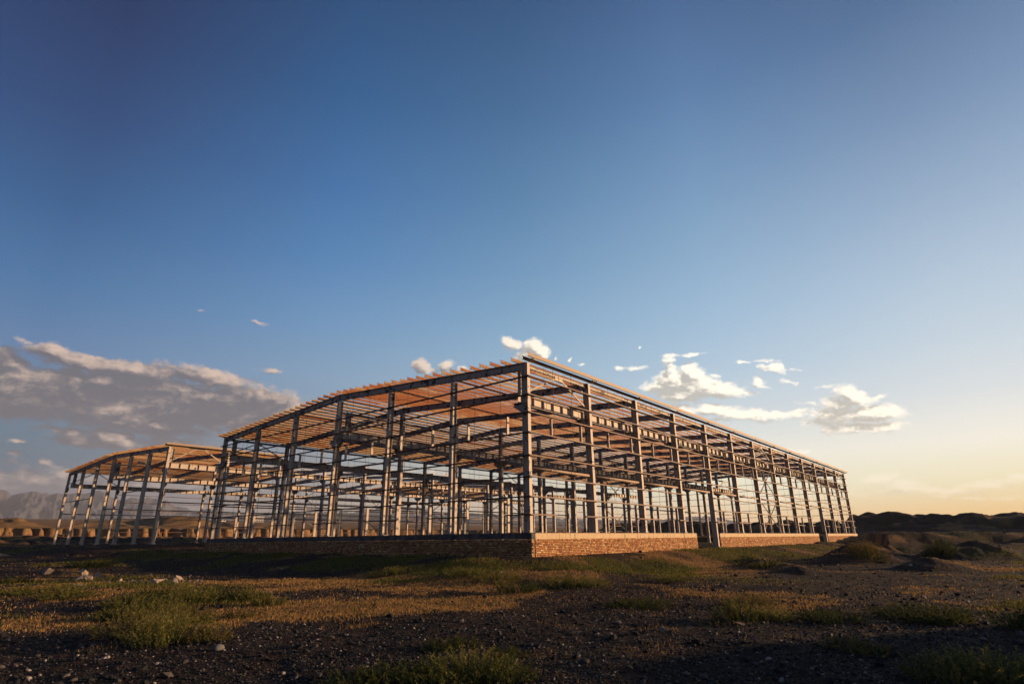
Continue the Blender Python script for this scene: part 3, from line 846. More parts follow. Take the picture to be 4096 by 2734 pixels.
# tall unseen heap ridge, added beyond the right edge to shade the foreground
RP = Vector((-11.2, -15.2)) + Vector((math.cos(SUN_AZ), math.sin(SUN_AZ))) * 24
for k in range(9):
    q = RP + Vector((-math.sin(SUN_AZ), math.cos(SUN_AZ))) * (-(k * 3.6) - 2.6)
    HEAPS.append((q.x + hr.uniform(-1, 1), q.y, 5.2, 4.7 + hr.uniform(-.25, .35), 1.0, 0.0))
def gully(x, y):
    a = vnoise(x * 0.62 + fbm(x, y, 0.4, 2) * 1.2, y * 0.06)
    b = vnoise(x * 1.9 + 7, y * 0.15)
    return fbm(x, y, 0.10, 2) * 7.0 - 5.5 * (1 - np.abs(2 * a - 1)) ** 4 - 1.3 * (1 - np.abs(2 * b - 1)) ** 2
def gz(x, y, fine=True):
    x = np.asarray(x, float); y = np.asarray(y, float)
    dx_, dy_ = x - CAM.x, y - CAM.y
    r = np.hypot(dx_, dy_) + 1e-6; th = np.arctan2(dy_, dx_)
    # yard round the halls
    ex = np.maximum(np.maximum(-x, x - 79), 0); ey = np.maximum(np.maximum(-y, y - 35.9), 0)
    d = np.hypot(ex, ey)
    wd = np.where(x < -0.2, 8.5, 5.2)
    wob = fbm(x, y, 0.25, 3) * 2.2
    lift = 1 - sst(d + wob, 0.4, wd)
    base = -0.86 + 0.80 * lift
    base = base + 0.45 * sst(r, 30, 100) * (1 - lift) + 0.10 * sst(-y, -5, 30) * 0
    ann = sst(y, 34.5, 45.0) * sst(x + 0.35 * (y - 45), -14, -3)
    base = base * (1 - ann) + 0.62 * ann
    left = sst(y, 14, 42) * (1 - ann)
    base = base + left * 0.35 * (1 - lift)
    # undulation
    base = base + fbm(x, y, 0.11, 3) * 0.30 * (1 - 0.8 * lift) * sst(r, 5, 16)
    # terrace on the right
    tb = np.interp(th, T_TB_A, T_TB_R)
    onr = (1 - sst(th, R(9.8), R(11.0))) * sst(th, R(-70), R(-50))
    ter = sst(r + fbm(x, y, 0.12, 3) * 7, tb, tb + 4.5) * onr
    base = base + ter * (1.25 + fbm(x, y, 0.15, 3) * 0.9)
    base = base + 1.55 * sst(x + fbm(x, y, 0.1, 3) * 6, 97, 109) * (1 - sst(x, 125, 140)) * (1 - sst(y, 60, 75)) * (1 - sst(-y, 80, 95))
    # heaps
    hp = np.zeros_like(base)
    for (hx_, hy_, Rr, H, sq, ro) in HEAPS:
        m_ = (np.abs(x - hx_) < Rr * 2.4) & (np.abs(y - hy_) < Rr * 2.4)
        if not m_.any(): continue
        a, b = x[m_] - hx_, y[m_] - hy_
        ca, sa = math.cos(ro), math.sin(ro)
        q = np.hypot((a * ca + b * sa), (-a * sa + b * ca) * sq) / Rr
        q = q + fbm(x[m_], y[m_], 1.6 / Rr, 3) * 0.35
        v = H * np.clip(1.08 - np.sqrt(q * q + 0.03) , 0, 1)
        v = np.where(v > 0, v, 0)
        hp[m_] = np.maximum(hp[m_], v)
    base = base + hp
    # cliff, plain and hills, by their true heights
    z_cl = np.interp(th, *T_CL); z_ft = np.interp(th, *T_FT); z_pl = np.interp(th, *T_PL); z_hl = np.interp(th, *T_HL)
    rc_ = np.where(th > R(27), 133.0 / np.maximum(np.sin(th) * 1.0 - 0.2 * np.cos(th), 0.3), 250.0)
    rc_ = np.minimum(rc_, 225.0)
    gul = gully(x, y)
    s_ = r - rc_ + gul
    pre = sst(s_, -26, -1.0)
    zf = CAM.z + rc_ * z_ft
    low = base * (1 - pre) + (zf + fbm(x, y, 0.5, 3) * 0.5) * pre
    t = sst(np.log(np.maximum(r, 1)), math.log(140), math.log(1000))
    e = z_cl * (1 - t) + z_pl * t
    e = e + (np.minimum(z_hl, z_pl + 0.03) * 1.0 - z_pl) * sst(r, 1500, 2300)
    e = np.where(r > 2500, e - 0.004 * sst(r, 2500, 4500), e)
    hi = CAM.z + np.maximum(r, rc_) * e
    bank = np.exp(-((r - 230) / 24) ** 2) * sst(th, R(58), R(66)) * (1 - sst(th, R(73), R(78)))
    hi = hi + bank * np.clip(fbm(x, y, 0.07, 3) * 9 + 0.8, 0, 4) + np.exp(-((r - 165) / 9) ** 2) * np.exp(-((th - R(80.0)) / R(1.9)) ** 2) * (1.3 + fbm(x, y, 0.3, 4) * 3)
    hi = hi + np.exp(-((r - 700) / 40) ** 2) * np.exp(-((th - R(69.3)) / R(1.2)) ** 2) * 5
    hi = hi + fbm(x, y, 0.01, 3) * 3 * sst(r, 200, 800) * 0.5
    c = sst(s_, 0.0, 1.0)
    z = low * (1 - c) + hi * c
    if fine:
        near = 1 - sst(r, 40, 90)
        z = z + fbm(x, y, 1.1, 4) * 0.10 * near + fbm(x, y, 5.0, 3) * 0.035 * near
        z = z + (fbm(x, y, 0.9, 3) * 0.35 + fbm(x, y, 3.0, 3) * 0.16) * sst(hp, 0.1, 0.6) + fbm(x, y, 0.5, 4) * 0.5 * sst(r, 60, 80) * (1 - sst(r, 140, 200))
        inside = (x > -0.1) & (x < 79) & (y > -0.1) & (y < 36)
        z = np.where(inside, np.minimum(z, -0.03), z)
    return z
def ground_pt(px, py):
    d = ray(px, py); t = 2.0
    lo, hi = 2.0, None
    while t < 400:
        if CAM.z + d.z * t < float(gz(CAM.x + d.x * t, CAM.y + d.y * t)): break
        lo = t; t *= 1.04
    hi = t
    for _ in range(12):
        m_ = (lo + hi) / 2
        if CAM.z + d.z * m_ < float(gz(CAM.x + d.x * m_, CAM.y + d.y * m_)): hi = m_
        else: lo = m_
    return CAM.x + d.x * hi, CAM.y + d.y * hi, CAM.z + d.z * hi

def grass_mask(x, y):
    """0..1 how much dry grass, how much green; from patches and distance to the walls"""
    ex = np.maximum(np.maximum(-x, x - 79), 0); ey = np.maximum(np.maximum(-y, y - 35.9), 0)
    d = np.hypot(ex, ey); r = np.hypot(x - CAM.x, y - CAM.y)
    th = np.arctan2(y - CAM.y, x - CAM.x)
    n = fbm(x, y, 0.16, 4) + 0.5; n2 = fbm(x + 50, y, 0.45, 4) + 0.5
    road = np.exp(-(((y + 10.5 + 0.10 * (x - 2)) / 3.0) ** 2)) * sst(x, -6, 4)     # bare track to the right
    mead = sst(th + fbm(x, y, 0.12, 3) * 0.5, R(33), R(41)) * (1 - sst(th, R(60), R(72))) * sst(r + fbm(x, y, 0.2, 3) * 6, 12.5, 16.5) * (1 - sst(r, 27, 31))
    slp = (1 - sst(d, 3.5, 7.0)) * (x > -12)
    dry = 0.10 + 0.85 * sst(n2 * 0.6 + n * 0.4 + 0.16 * mead + 0.08 * slp, 0.54, 0.66)
    dry = dry * (0.30 + 0.70 * sst(r, 9.5, 15.5)) * (1 - 0.55 * road)
    green = sst(fbm(x + 9, y + 40, 0.2, 4) + 0.5 + 0.17 * slp - 0.05 * sst(r, 12, 40), 0.55, 0.68)
    green = green * (1 - 0.7 * road)
    return dry, green, road

nth = 760
t1 = np.linspace(R(-12), R(92), nth); t2 = np.linspace(R(92), R(348), 150)[1:-1]
TH = np.concatenate([t1, t2])
rr = [1.2]
while rr[-1] < 5200: 
    q = rr[-1]
    st = 0.012 if q < 40 else (0.009 if q < 100 else (0.0045 if q < 230 else 0.03))
    rr.append(q * (1 + st))
RR = np.array(rr)
RG, TG = np.meshgrid(RR, TH, indexing='ij')
GX = CAM.x + RG * np.cos(TG); GY = CAM.y + RG * np.sin(TG)
GZ_ = gz(GX, GY)
nR, nT = GX.shape
verts = np.stack([GX.ravel(), GY.ravel(), GZ_.ravel()], 1)
cz = float(gz(CAM.x, CAM.y))
_gz_exact = gz
def gz(x, y, fine=True):
    """height of the finished ground sheet, read off its grid"""
    x = np.asarray(x, float); y = np.asarray(y, float)
    r = np.hypot(x - CAM.x, y - CAM.y); th = np.arctan2(y - CAM.y, x - CAM.x)
    ft = (th - t1[0]) / (t1[1] - t1[0]); it = np.clip(np.floor(ft).astype(int), 0, nth - 2); ft = np.clip(ft - it, 0, 1)
    ir = np.clip(np.searchsorted(RR, r) - 1, 0, len(RR) - 2); fr = np.clip((r - RR[ir]) / (RR[ir + 1] - RR[ir]), 0, 1)
    return (GZ_[ir, it] * (1 - fr) + GZ_[ir + 1, it] * fr) * (1 - ft) + (GZ_[ir, it + 1] * (1 - fr) + GZ_[ir + 1, it + 1] * fr) * ft
verts = np.concatenate([verts, [[CAM.x, CAM.y, cz]]])
ii, jj = np.meshgrid(np.arange(nR - 1), np.arange(nT), indexing='ij')
jn = (jj + 1) % nT
quads = np.stack([ii * nT + jj, (ii + 1) * nT + jj, (ii + 1) * nT + jn, ii * nT + jn], -1).reshape(-1, 4)
fan = np.stack([np.full(nT, len(verts) - 1), np.arange(nT), (np.arange(nT) + 1) % nT], 1)

def np_mesh(name, verts, faces_list, mt, cols=None, smooth=False, parent=None):
    me = bpy.data.meshes.new(name)
    me.vertices.add(len(verts)); me.vertices.foreach_set('co', np.ascontiguousarray(verts, np.float32).ravel())
    sizes = np.concatenate([np.full(len(f), f.shape[1]) for f in faces_list])
    loops = np.concatenate([f.ravel() for f in faces_list]).astype(np.int32)
    me.loops.add(len(loops)); me.loops.foreach_set('vertex_index', loops)
    me.polygons.add(len(sizes))
    starts = np.concatenate([[0], np.cumsum(sizes)[:-1]]).astype(np.int32)
    me.polygons.foreach_set('loop_start', starts)
    me.polygons.foreach_set('loop_total', sizes.astype(np.int32))
    me.polygons.foreach_set('use_smooth', np.full(len(sizes), smooth))
    me.update(calc_edges=True)
    if cols is not None:
        ca = me.color_attributes.new('col', 'FLOAT_COLOR', 'POINT')
        ca.data.foreach_set('color', np.concatenate([cols, np.ones((len(cols), 1))], 1).astype(np.float32).ravel())
    me.materials.append(mt)
    o = bpy.data.objects.new(name, me); C.objects.link(o)
    if parent is not None: o.parent = parent
    return o

def ground_mat():
    mt, nb, p = mat('yard_soil')
    at_ = nb.n('ShaderNodeVertexColor'); at_.layer_name = 'col'
    gr, gg, gb = nb.sep(at_.outputs[0])      # dry grass, green, kind of soil
    ps = pos(nb)
    n1 = nb.noise(ps, 1.6, 8, 0.65); n2 = nb.noise(ps, 22, 6, 0.7); n3 = nb.noise(ps, 0.35, 5, 0.6)
    vo = nb.n('ShaderNodeTexVoronoi'); nb.t.links.new(ps, vo.inputs['Vector']); vo.inputs['Scale'].default_value = 24
    vo2 = nb.n('ShaderNodeTexVoronoi'); nb.t.links.new(ps, vo2.inputs['Vector']); vo2.inputs['Scale'].default_value = 9
    vr, vg, vb = nb.sep(vo.outputs['Color'])
    gravel = nb.mix(n2, (0.006, 0.005, 0.005), (0.020, 0.016, 0.015))
    gravel = nb.mix(nb.m('MULTIPLY', nb.ss(vr, 0.88, 0.98), 0.8), gravel, (0.13, 0.11, 0.10))
    soil = nb.mix(n1, (0.040, 0.020, 0.012), (0.013, 0.008, 0.006))
    dry = nb.mix(n2, (0.080, 0.045, 0.020), (0.30, 0.165, 0.065))
    green = nb.mix(n2, (0.016, 0.019, 0.006), (0.075, 0.072, 0.018))
    plain = nb.mix(n3, (0.215, 0.125, 0.052), (0.15, 0.092, 0.042))
    cliff = nb.mix(n1, (0.27, 0.15, 0.072), (0.15, 0.085, 0.045))
    col = nb.mix(nb.m('MULTIPLY', nb.ss(n1, 0.42, 0.62), 0.75), gravel, soil)
    col = nb.mix(nb.m('MULTIPLY', gr, nb.ss(n2, 0.32, 0.60)), col, dry)
    col = nb.mix(nb.m('MULTIPLY', gg, nb.ss(n2, 0.30, 0.55)), col, green)
    col = nb.mix(nb.ss(gb, 0.20, 0.30), col, plain)
    col = nb.mix(nb.ss(gb, 0.50, 0.60), col, cliff)
    col = nb.mix(nb.ss(gb, 0.80, 0.88), col, nb.mix(n1, (0.045, 0.040, 0.024), (0.075, 0.058, 0.036)))
    nb.t.links.new(col, p.inputs['Base Color'])
    p.inputs['Roughness'].default_value = 0.95
    p.inputs['Specular IOR Level'].default_value = 0.08
    h = nb.m('ADD', nb.m('MULTIPLY', n2, 0.8), nb.m('ADD', nb.m('MULTIPLY', vo.outputs['Distance'], -0.8), nb.m('MULTIPLY', vo2.outputs['Distance'], -1.0)))
    bump(nb, p, h, 0.8, 0.035)
    return mt
GROUND = ground_mat()
dry, green, road = grass_mask(GX, GY)
rG = np.hypot(GX - CAM.x, GY - CAM.y); tG = TG
rcG = np.minimum(np.where(tG > R(27), 133.0 / np.maximum(np.sin(tG) - 0.2 * np.cos(tG), 0.3), 250.0), 225.0)
sG = rG - rcG + gully(GX, GY)
slope = np.abs(np.gradient(GZ_, axis=0)) / np.maximum(np.gradient(RG, axis=0), 1e-6)
kind = np.where(sG > 0.9, 0.4, 0.0)
kind = np.where((sG > -4.0) & (sG <= 0.9) & (tG > R(27)), 0.7, kind)
kind = np.where((sG > -1) & (rG > 1700) & (tG < R(66)), 1.0, kind)
kind = np.where((rG > 650) & (rG < 760) & (np.abs(tG - R(69.3)) < R(3)), 1.0, kind)
out = (tG > R(100)) | (tG < R(-10))
gcol = np.stack([dry.ravel(), green.ravel(), kind.ravel()], 1)
gcol = np.concatenate([gcol, [[0.2, 0.1, 0]]])
go_ = np_mesh('ground', verts, [quads, fan], GROUND, gcol, smooth=True)
tag(go_, 'rough gravel yard with dry grass, dug bank and wide plain behind', kind='structure')

# ------------------------------------------------------------------ mountains far behind
MT = [(-700, 1985), (-350, 1960), (-150, 1985), (-40, 1962), (9, 1956), (45, 1977), (90, 1971), (134, 1967), (180, 1970), (210, 1976), (250, 1974), (286, 1971), (339, 1974), (370, 1969), (397, 1962), (425, 1974), (446, 1990), (480, 1999), (518, 1989), (560, 1994), (598, 1990), (640, 1996), (670, 2003), (705, 2022), (737, 2031), (781, 2046), (826, 2031), (880, 2040), (950, 2052), (1050, 2050),
      (1150, 2056), (1300, 2045), (1420, 2048), (1520, 2030), (1600, 2020), (1680, 2032), (1760, 2046), (1900, 2052), (2000, 2060), (2200, 2070), (2400, 2078), (2620, 2078), (2760, 2066), (2830, 2064), (2900, 2076), (3000, 2090), (3200, 2105)]
MT = MT[::-1]
ma = np.array([azel(x, y)[0] for x, y in MT]); me_ = np.array([math.tan(azel(x, y)[1]) for x, y in MT])
az_ = np.linspace(ma[0], ma[-1], 900)
prof = np.interp(az_, ma, me_) + (vnoise(az_ * 160, az_ * 0) - 0.5) * 0.0024 + (vnoise(az_ * 420, az_ * 0 + 5) - 0.5) * 0.0014
DM = 4000.0
rows = 46
vv_ = []
for k in range(rows):
    t = k / (rows - 1)
    rad = DM - 950 * (1 - t) if t <= 1 else DM
    rid = 1 - np.abs(fbm(az_ * 40 + 3, np.full_like(az_, t * 2.5), 1.0, 5, 0.55)) * 1.3
    hz = CAM.z + DM * prof * (t ** 1.15) * (1 if k in (0, rows - 1) else np.clip(rid + 0.0, 0.6, 1.0) if t < .97 else 1)
    rad = rad + fbm(az_ * 30, np.full_like(az_, t * 3), 1.0, 4) * 330 * (1 - t)
    vv_.append(np.stack([CAM.x + rad * np.cos(az_), CAM.y + rad * np.sin(az_), hz - (60 if k == 0 else 0)], 1))
vv_.append(np.stack([CAM.x + (DM + 900) * np.cos(az_), CAM.y + (DM + 900) * np.sin(az_), np.full_like(az_, -100)], 1))
mv = np.concatenate(vv_); na = len(az_); nr_ = len(vv_)
i2, j2 = np.meshgrid(np.arange(nr_ - 1), np.arange(na - 1), indexing='ij')
mq = np.stack([i2 * na + j2, i2 * na + j2 + 1, (i2 + 1) * na + j2 + 1, (i2 + 1) * na + j2], -1).reshape(-1, 4)
def mountain_mat():
    mt, nb, p = mat('mountain_rock')
    n = nb.noise(pos(nb), 0.011, 6, 0.6)
    nb.t.links.new(nb.mix(n, (0.025, 0.027, 0.036), (0.048, 0.046, 0.052)), p.inputs['Base Color'])
    p.inputs['Roughness'].default_value = 1.0
    return mt
tag(np_mesh('mountains', mv, [mq], mountain_mat(), None, smooth=True), 'pale jagged mountain range fading into the haze', kind='structure')

# ------------------------------------------------------------------ grass and gravel
def scatter(n, r0, r1, a0=R(-7), a1=R(90)):
    r = np.exp(rng.uniform(math.log(r0), math.log(r1), n)); a = rng.uniform(a0, a1, n)
    return CAM.x + r * np.cos(a), CAM.y + r * np.sin(a), r
def outside(x, y):
    return ~((x > -0.25) & (x < 79.5) & (y > -0.25) & (y < 36.6))
def blades(x, y, r, h, w, cols, lean=0.5):
    n = len(x); z = gz(x, y)
    a = rng.uniform(0, 2 * math.pi, n); b = rng.uniform(0, 2 * math.pi, n); l = rng.uniform(0.1, 1.0, n) * lean * h
    wx, wy = np.cos(a) * w / 2, np.sin(a) * w / 2
    lx, ly = np.cos(b) * l, np.sin(b) * l
    v = np.stack([np.stack([x - wx, y - wy, z - 0.01], 1), np.stack([x + wx, y + wy, z - 0.01], 1),
                  np.stack([x + wx * .7 + lx * .35, y + wy * .7 + ly * .35, z + h * .55], 1), np.stack([x - wx * .7 + lx * .35, y - wy * .7 + ly * .35, z + h * .55], 1),
                  np.stack([x + lx, y + ly, z + h], 1)], 1).reshape(-1, 3)
    o = np.arange(n)[:, None] * 5
    return v, o + np.array([[0, 1, 2, 3]]), o + np.array([[3, 2, 4]]), np.repeat(cols, 5, 0)
xs, ys, rs = scatter(1000000, 5.5, 95)
dm, gm, rdm = grass_mask(xs, ys)
keep = (rng.random(len(xs)) < np.clip(0.015 + 0.8 * (dm - 0.09) + 0.55 * gm, 0, 1) * (1 - 0.75 * rdm)) & outside(xs, ys)
# thin out near the camera, where the photo is bare gravel
keep &= rng.random(len(xs)) < np.clip(0.16 + 0.9 * sst(rs, 9, 17), 0, 1)
xs, ys, rs, dm, gm = xs[keep], ys[keep], rs[keep], dm[keep], gm[keep]
isg = rng.random(len(xs)) < np.clip(gm * 0.8 - 0.25 * dm, 0.02, 0.9)
tone = rng.uniform(0.6, 1.3, len(xs))[:, None]
cg = np.array([0.090, 0.092, 0.020]); cdr = np.array([0.36, 0.20, 0.080]); cdr2 = np.array([0.22, 0.14, 0.050])
pick = (rng.random(len(xs)) < 0.5)[:, None]
cols = np.where(isg[:, None], cg, np.where(pick, cdr, cdr2)) * tone
hh = np.where(isg, rng.uniform(0.05, 0.15, len(xs)), rng.uniform(0.015, 0.055, len(xs))) * (0.7 + 0.9 * (fbm(xs, ys, 0.5, 3) + 0.5))
ww = 0.0035 + 0.0007 * rs
v, q4, t3, cc = blades(xs, ys, rs, hh, ww, cols, 0.7)
gobj = np_mesh('grass', v, [q4, t3], LEAF, cc)
tag(gobj, 'short dry yellow and green grass growing over the gravel yard', 'grass', kind='stuff')
print('grass blades', len(xs))

ICO = None
def rocks(x, y, s, zoff=0.25, flat=0.6):
    """irregular low stones, 12 vertices each"""
    t = (1 + 5 ** .5) / 2
    iv = np.array([(-1, t, 0), (1, t, 0), (-1, -t, 0), (1, -t, 0), (0, -1, t), (0, 1, t), (0, -1, -t), (0, 1, -t), (t, 0, -1), (t, 0, 1), (-t, 0, -1), (-t, 0, 1)]) / math.sqrt(1 + t * t)
    fc = np.array([(0, 11, 5), (0, 5, 1), (0, 1, 7), (0, 7, 10), (0, 10, 11), (1, 5, 9), (5, 11, 4), (11, 10, 2), (10, 7, 6), (7, 1, 8), (3, 9, 4), (3, 4, 2), (3, 2, 6), (3, 6, 8), (3, 8, 9), (4, 9, 5), (2, 4, 11), (6, 2, 10), (8, 6, 7), (9, 8, 1)])
    n = len(x); z = gz(x, y)
    sc3 = np.stack([rng.uniform(0.7, 1.3, n), rng.uniform(0.5, 1.0, n), rng.uniform(0.35, 0.8, n) * flat / 0.6], 1)[:, None, :] * s[:, None, None] / 2
    P_ = iv[None] * (1 + rng.uniform(-0.22, 0.22, (n, 12, 1))) * sc3
    a = rng.uniform(0, 2 * math.pi, n); c, s_ = np.cos(a)[:, None], np.sin(a)[:, None]
    tl = rng.uniform(-0.35, 0.35, n)[:, None]
    xx = P_[..., 0] * c - P_[..., 1] * s_; yy = P_[..., 0] * s_ + P_[..., 1] * c; zz = P_[..., 2] + xx * tl
    v = np.stack([xx + x[:, None], yy + y[:, None], zz + z[:, None] + (s * zoff * 0.5)[:, None]], -1).reshape(-1, 3)
    f = (np.arange(n)[:, None, None] * 12 + fc[None]).reshape(-1, 3)
    return v, f
xs, ys, rs = scatter(120000, 5.3, 112)
dm, gm, rdm = grass_mask(xs, ys)
keep = outside(xs, ys) & (rng.random(len(xs)) < np.clip(1.05 - 0.6 * dm - 0.6 * gm, 0.12, 1) * np.where(rs > 22, 0.5, 1.0))
xs, ys, rs = xs[keep], ys[keep], rs[keep]
sz = np.clip(rng.lognormal(math.log(0.018), 0.6, len(xs)), 0.009, 0.13) * (0.85 + rs / 26)
xs2, ys2, rs2 = scatter(42000, 5.0, 17)
xs, ys, rs = np.concatenate([xs, xs2]), np.concatenate([ys, ys2]), np.concatenate([rs, rs2])
sz = np.concatenate([sz, rng.uniform(0.008, 0.022, len(xs2)) * (0.8 + rs2 / 20)])
q = rng.random(len(xs))
base = np.where((q < 0.05)[:, None], [0.20, 0.17, 0.155], np.where((q < 0.22)[:, None], [0.050, 0.042, 0.038], [0.014, 0.013, 0.013]))
base = base * rng.uniform(0.6, 1.35, len(xs))[:, None]
v, f = rocks(xs, ys, sz)
gr = np_mesh('gravel', v, [f], STONE, np.repeat(base, 12, 0))
tag(gr, 'loose dark gravel with scattered pale pebbles across the yard', 'gravel', kind='stuff')
print('stones', len(xs))

# ------------------------------------------------------------------ weed bushes
def bush(px, py, width, height, label, col=(0.070, 0.078, 0.020), tip=(0.13, 0.11, 0.035), group='weed bushes growing in the yard', name='weed_bush', dens=1.0, depth=None):
    x0, y0, z0 = ground_pt(px, py)
    n = int(44 * dens * (width / 0.8) ** 1.3 + 14)
    dist = math.hypot(x0 - CAM.x, y0 - CAM.y)
    leaves = 34
    V, Q, K = [], [], []
    sv, sq_, sk = [], [], []
    depth = depth or width
    wl = 0.0032 + 0.00042 * dist
    for i in range(n):
        rr_ = math.sqrt(rng.random()); aa = rng.uniform(0, 2 * math.pi)
        bx = rr_ * math.cos(aa) * width * 0.5; by = rr_ * math.sin(aa) * depth * 0.5
        # spread across the line of sight
        ca, sa = (x0 - CAM.x) / dist, (y0 - CAM.y) / dist
        gx, gy = x0 + by * ca + bx * sa * 1.0, y0 + by * sa - bx * ca
        hgt = height * (1 - 0.55 * rr_ ** 2) * rng.uniform(0.65, 1.12)
        ox, oy = bx * 0.35 + rng.normal(0, .05), by * 0.35 + rng.normal(0, .05)
        lxw, lyw = (oy * ca + ox * sa), (oy * sa - ox * ca)
        gz0 = float(gz(gx, gy)) - 0.02
        t = np.linspace(0, 1, 5)
        pth = np.stack([gx + lxw * t ** 1.6, gy + lyw * t ** 1.6, gz0 + hgt * t], 1)
        w_ = wl * 0.7 * (1 - 0.7 * t)
        a_ = rng.uniform(0, math.pi)
        off = np.stack([np.cos(a_) * w_, np.sin(a_) * w_, 0 * w_], 1)
        o = len(sv) * 10
        sv.append(np.concatenate([pth - off, pth + off]))
        sq_.append(np.array([(o + k, o + k + 1, o + k + 6, o + k + 5) for k in range(4)]))
        cst = np.array(col) * rng.uniform(0.6, 1.0)
        sk.append(np.tile(cst, (10, 1)))
        m_ = leaves
        tt = rng.uniform(0.08, 1.0, m_) ** 0.8
        base_ = np.stack([np.interp(tt, t, pth[:, k]) for k in range(3)], 1)
        ang_ = rng.uniform(0, 2 * math.pi, m_); up = rng.uniform(0.2, 1.1, m_)
        ln = rng.uniform(0.5, 1.3, m_) * 0.055 * (height / 0.45) ** 0.5 * (1.15 - 0.5 * tt)
        dv = np.stack([np.cos(ang_), np.sin(ang_), up], 1); dv /= np.linalg.norm(dv, axis=1)[:, None]
        sd = np.stack([-np.sin(ang_), np.cos(ang_), 0 * ang_], 1) * (wl * 1.1)
        tipp = base_ + dv * ln[:, None]
        mid = base_ + dv * ln[:, None] * 0.5
        lv = np.stack([base_, mid + sd, tipp, mid - sd], 1).reshape(-1, 3)
        V.append(lv)
        f_ = np.clip(tt * 1.1 - 0.25 + rng.normal(0, .2, m_), 0, 1)[:, None]
        lc = (np.array(col) * (1 - f_) + np.array(tip) * f_) * rng.uniform(0.65, 1.3, (m_, 1))
        K.append(np.repeat(lc, 4, 0))
    sv = np.concatenate(sv); V = np.concatenate(V); nl = len(V) // 4
    root = empty(name, (x0, y0, z0)); tag(root, label, 'bush', group)
    loc = np.array([x0, y0, z0])
    np_mesh('stems', sv - loc, [np.concatenate(sq_)], LEAF, np.concatenate(sk), parent=root)
    np_mesh('leaves', V - loc, [np.arange(nl)[:, None] * 4 + np.array([[0, 1, 2, 3]])], LEAF, np.concatenate(K), parent=root)
    return root
G1, G2, G3 = (0.105, 0.115, 0.026), (0.045, 0.062, 0.015), (0.125, 0.110, 0.035)
T1, T2, T3 = (0.250, 0.205, 0.060), (0.085, 0.085, 0.025), (0.23, 0.155, 0.055)
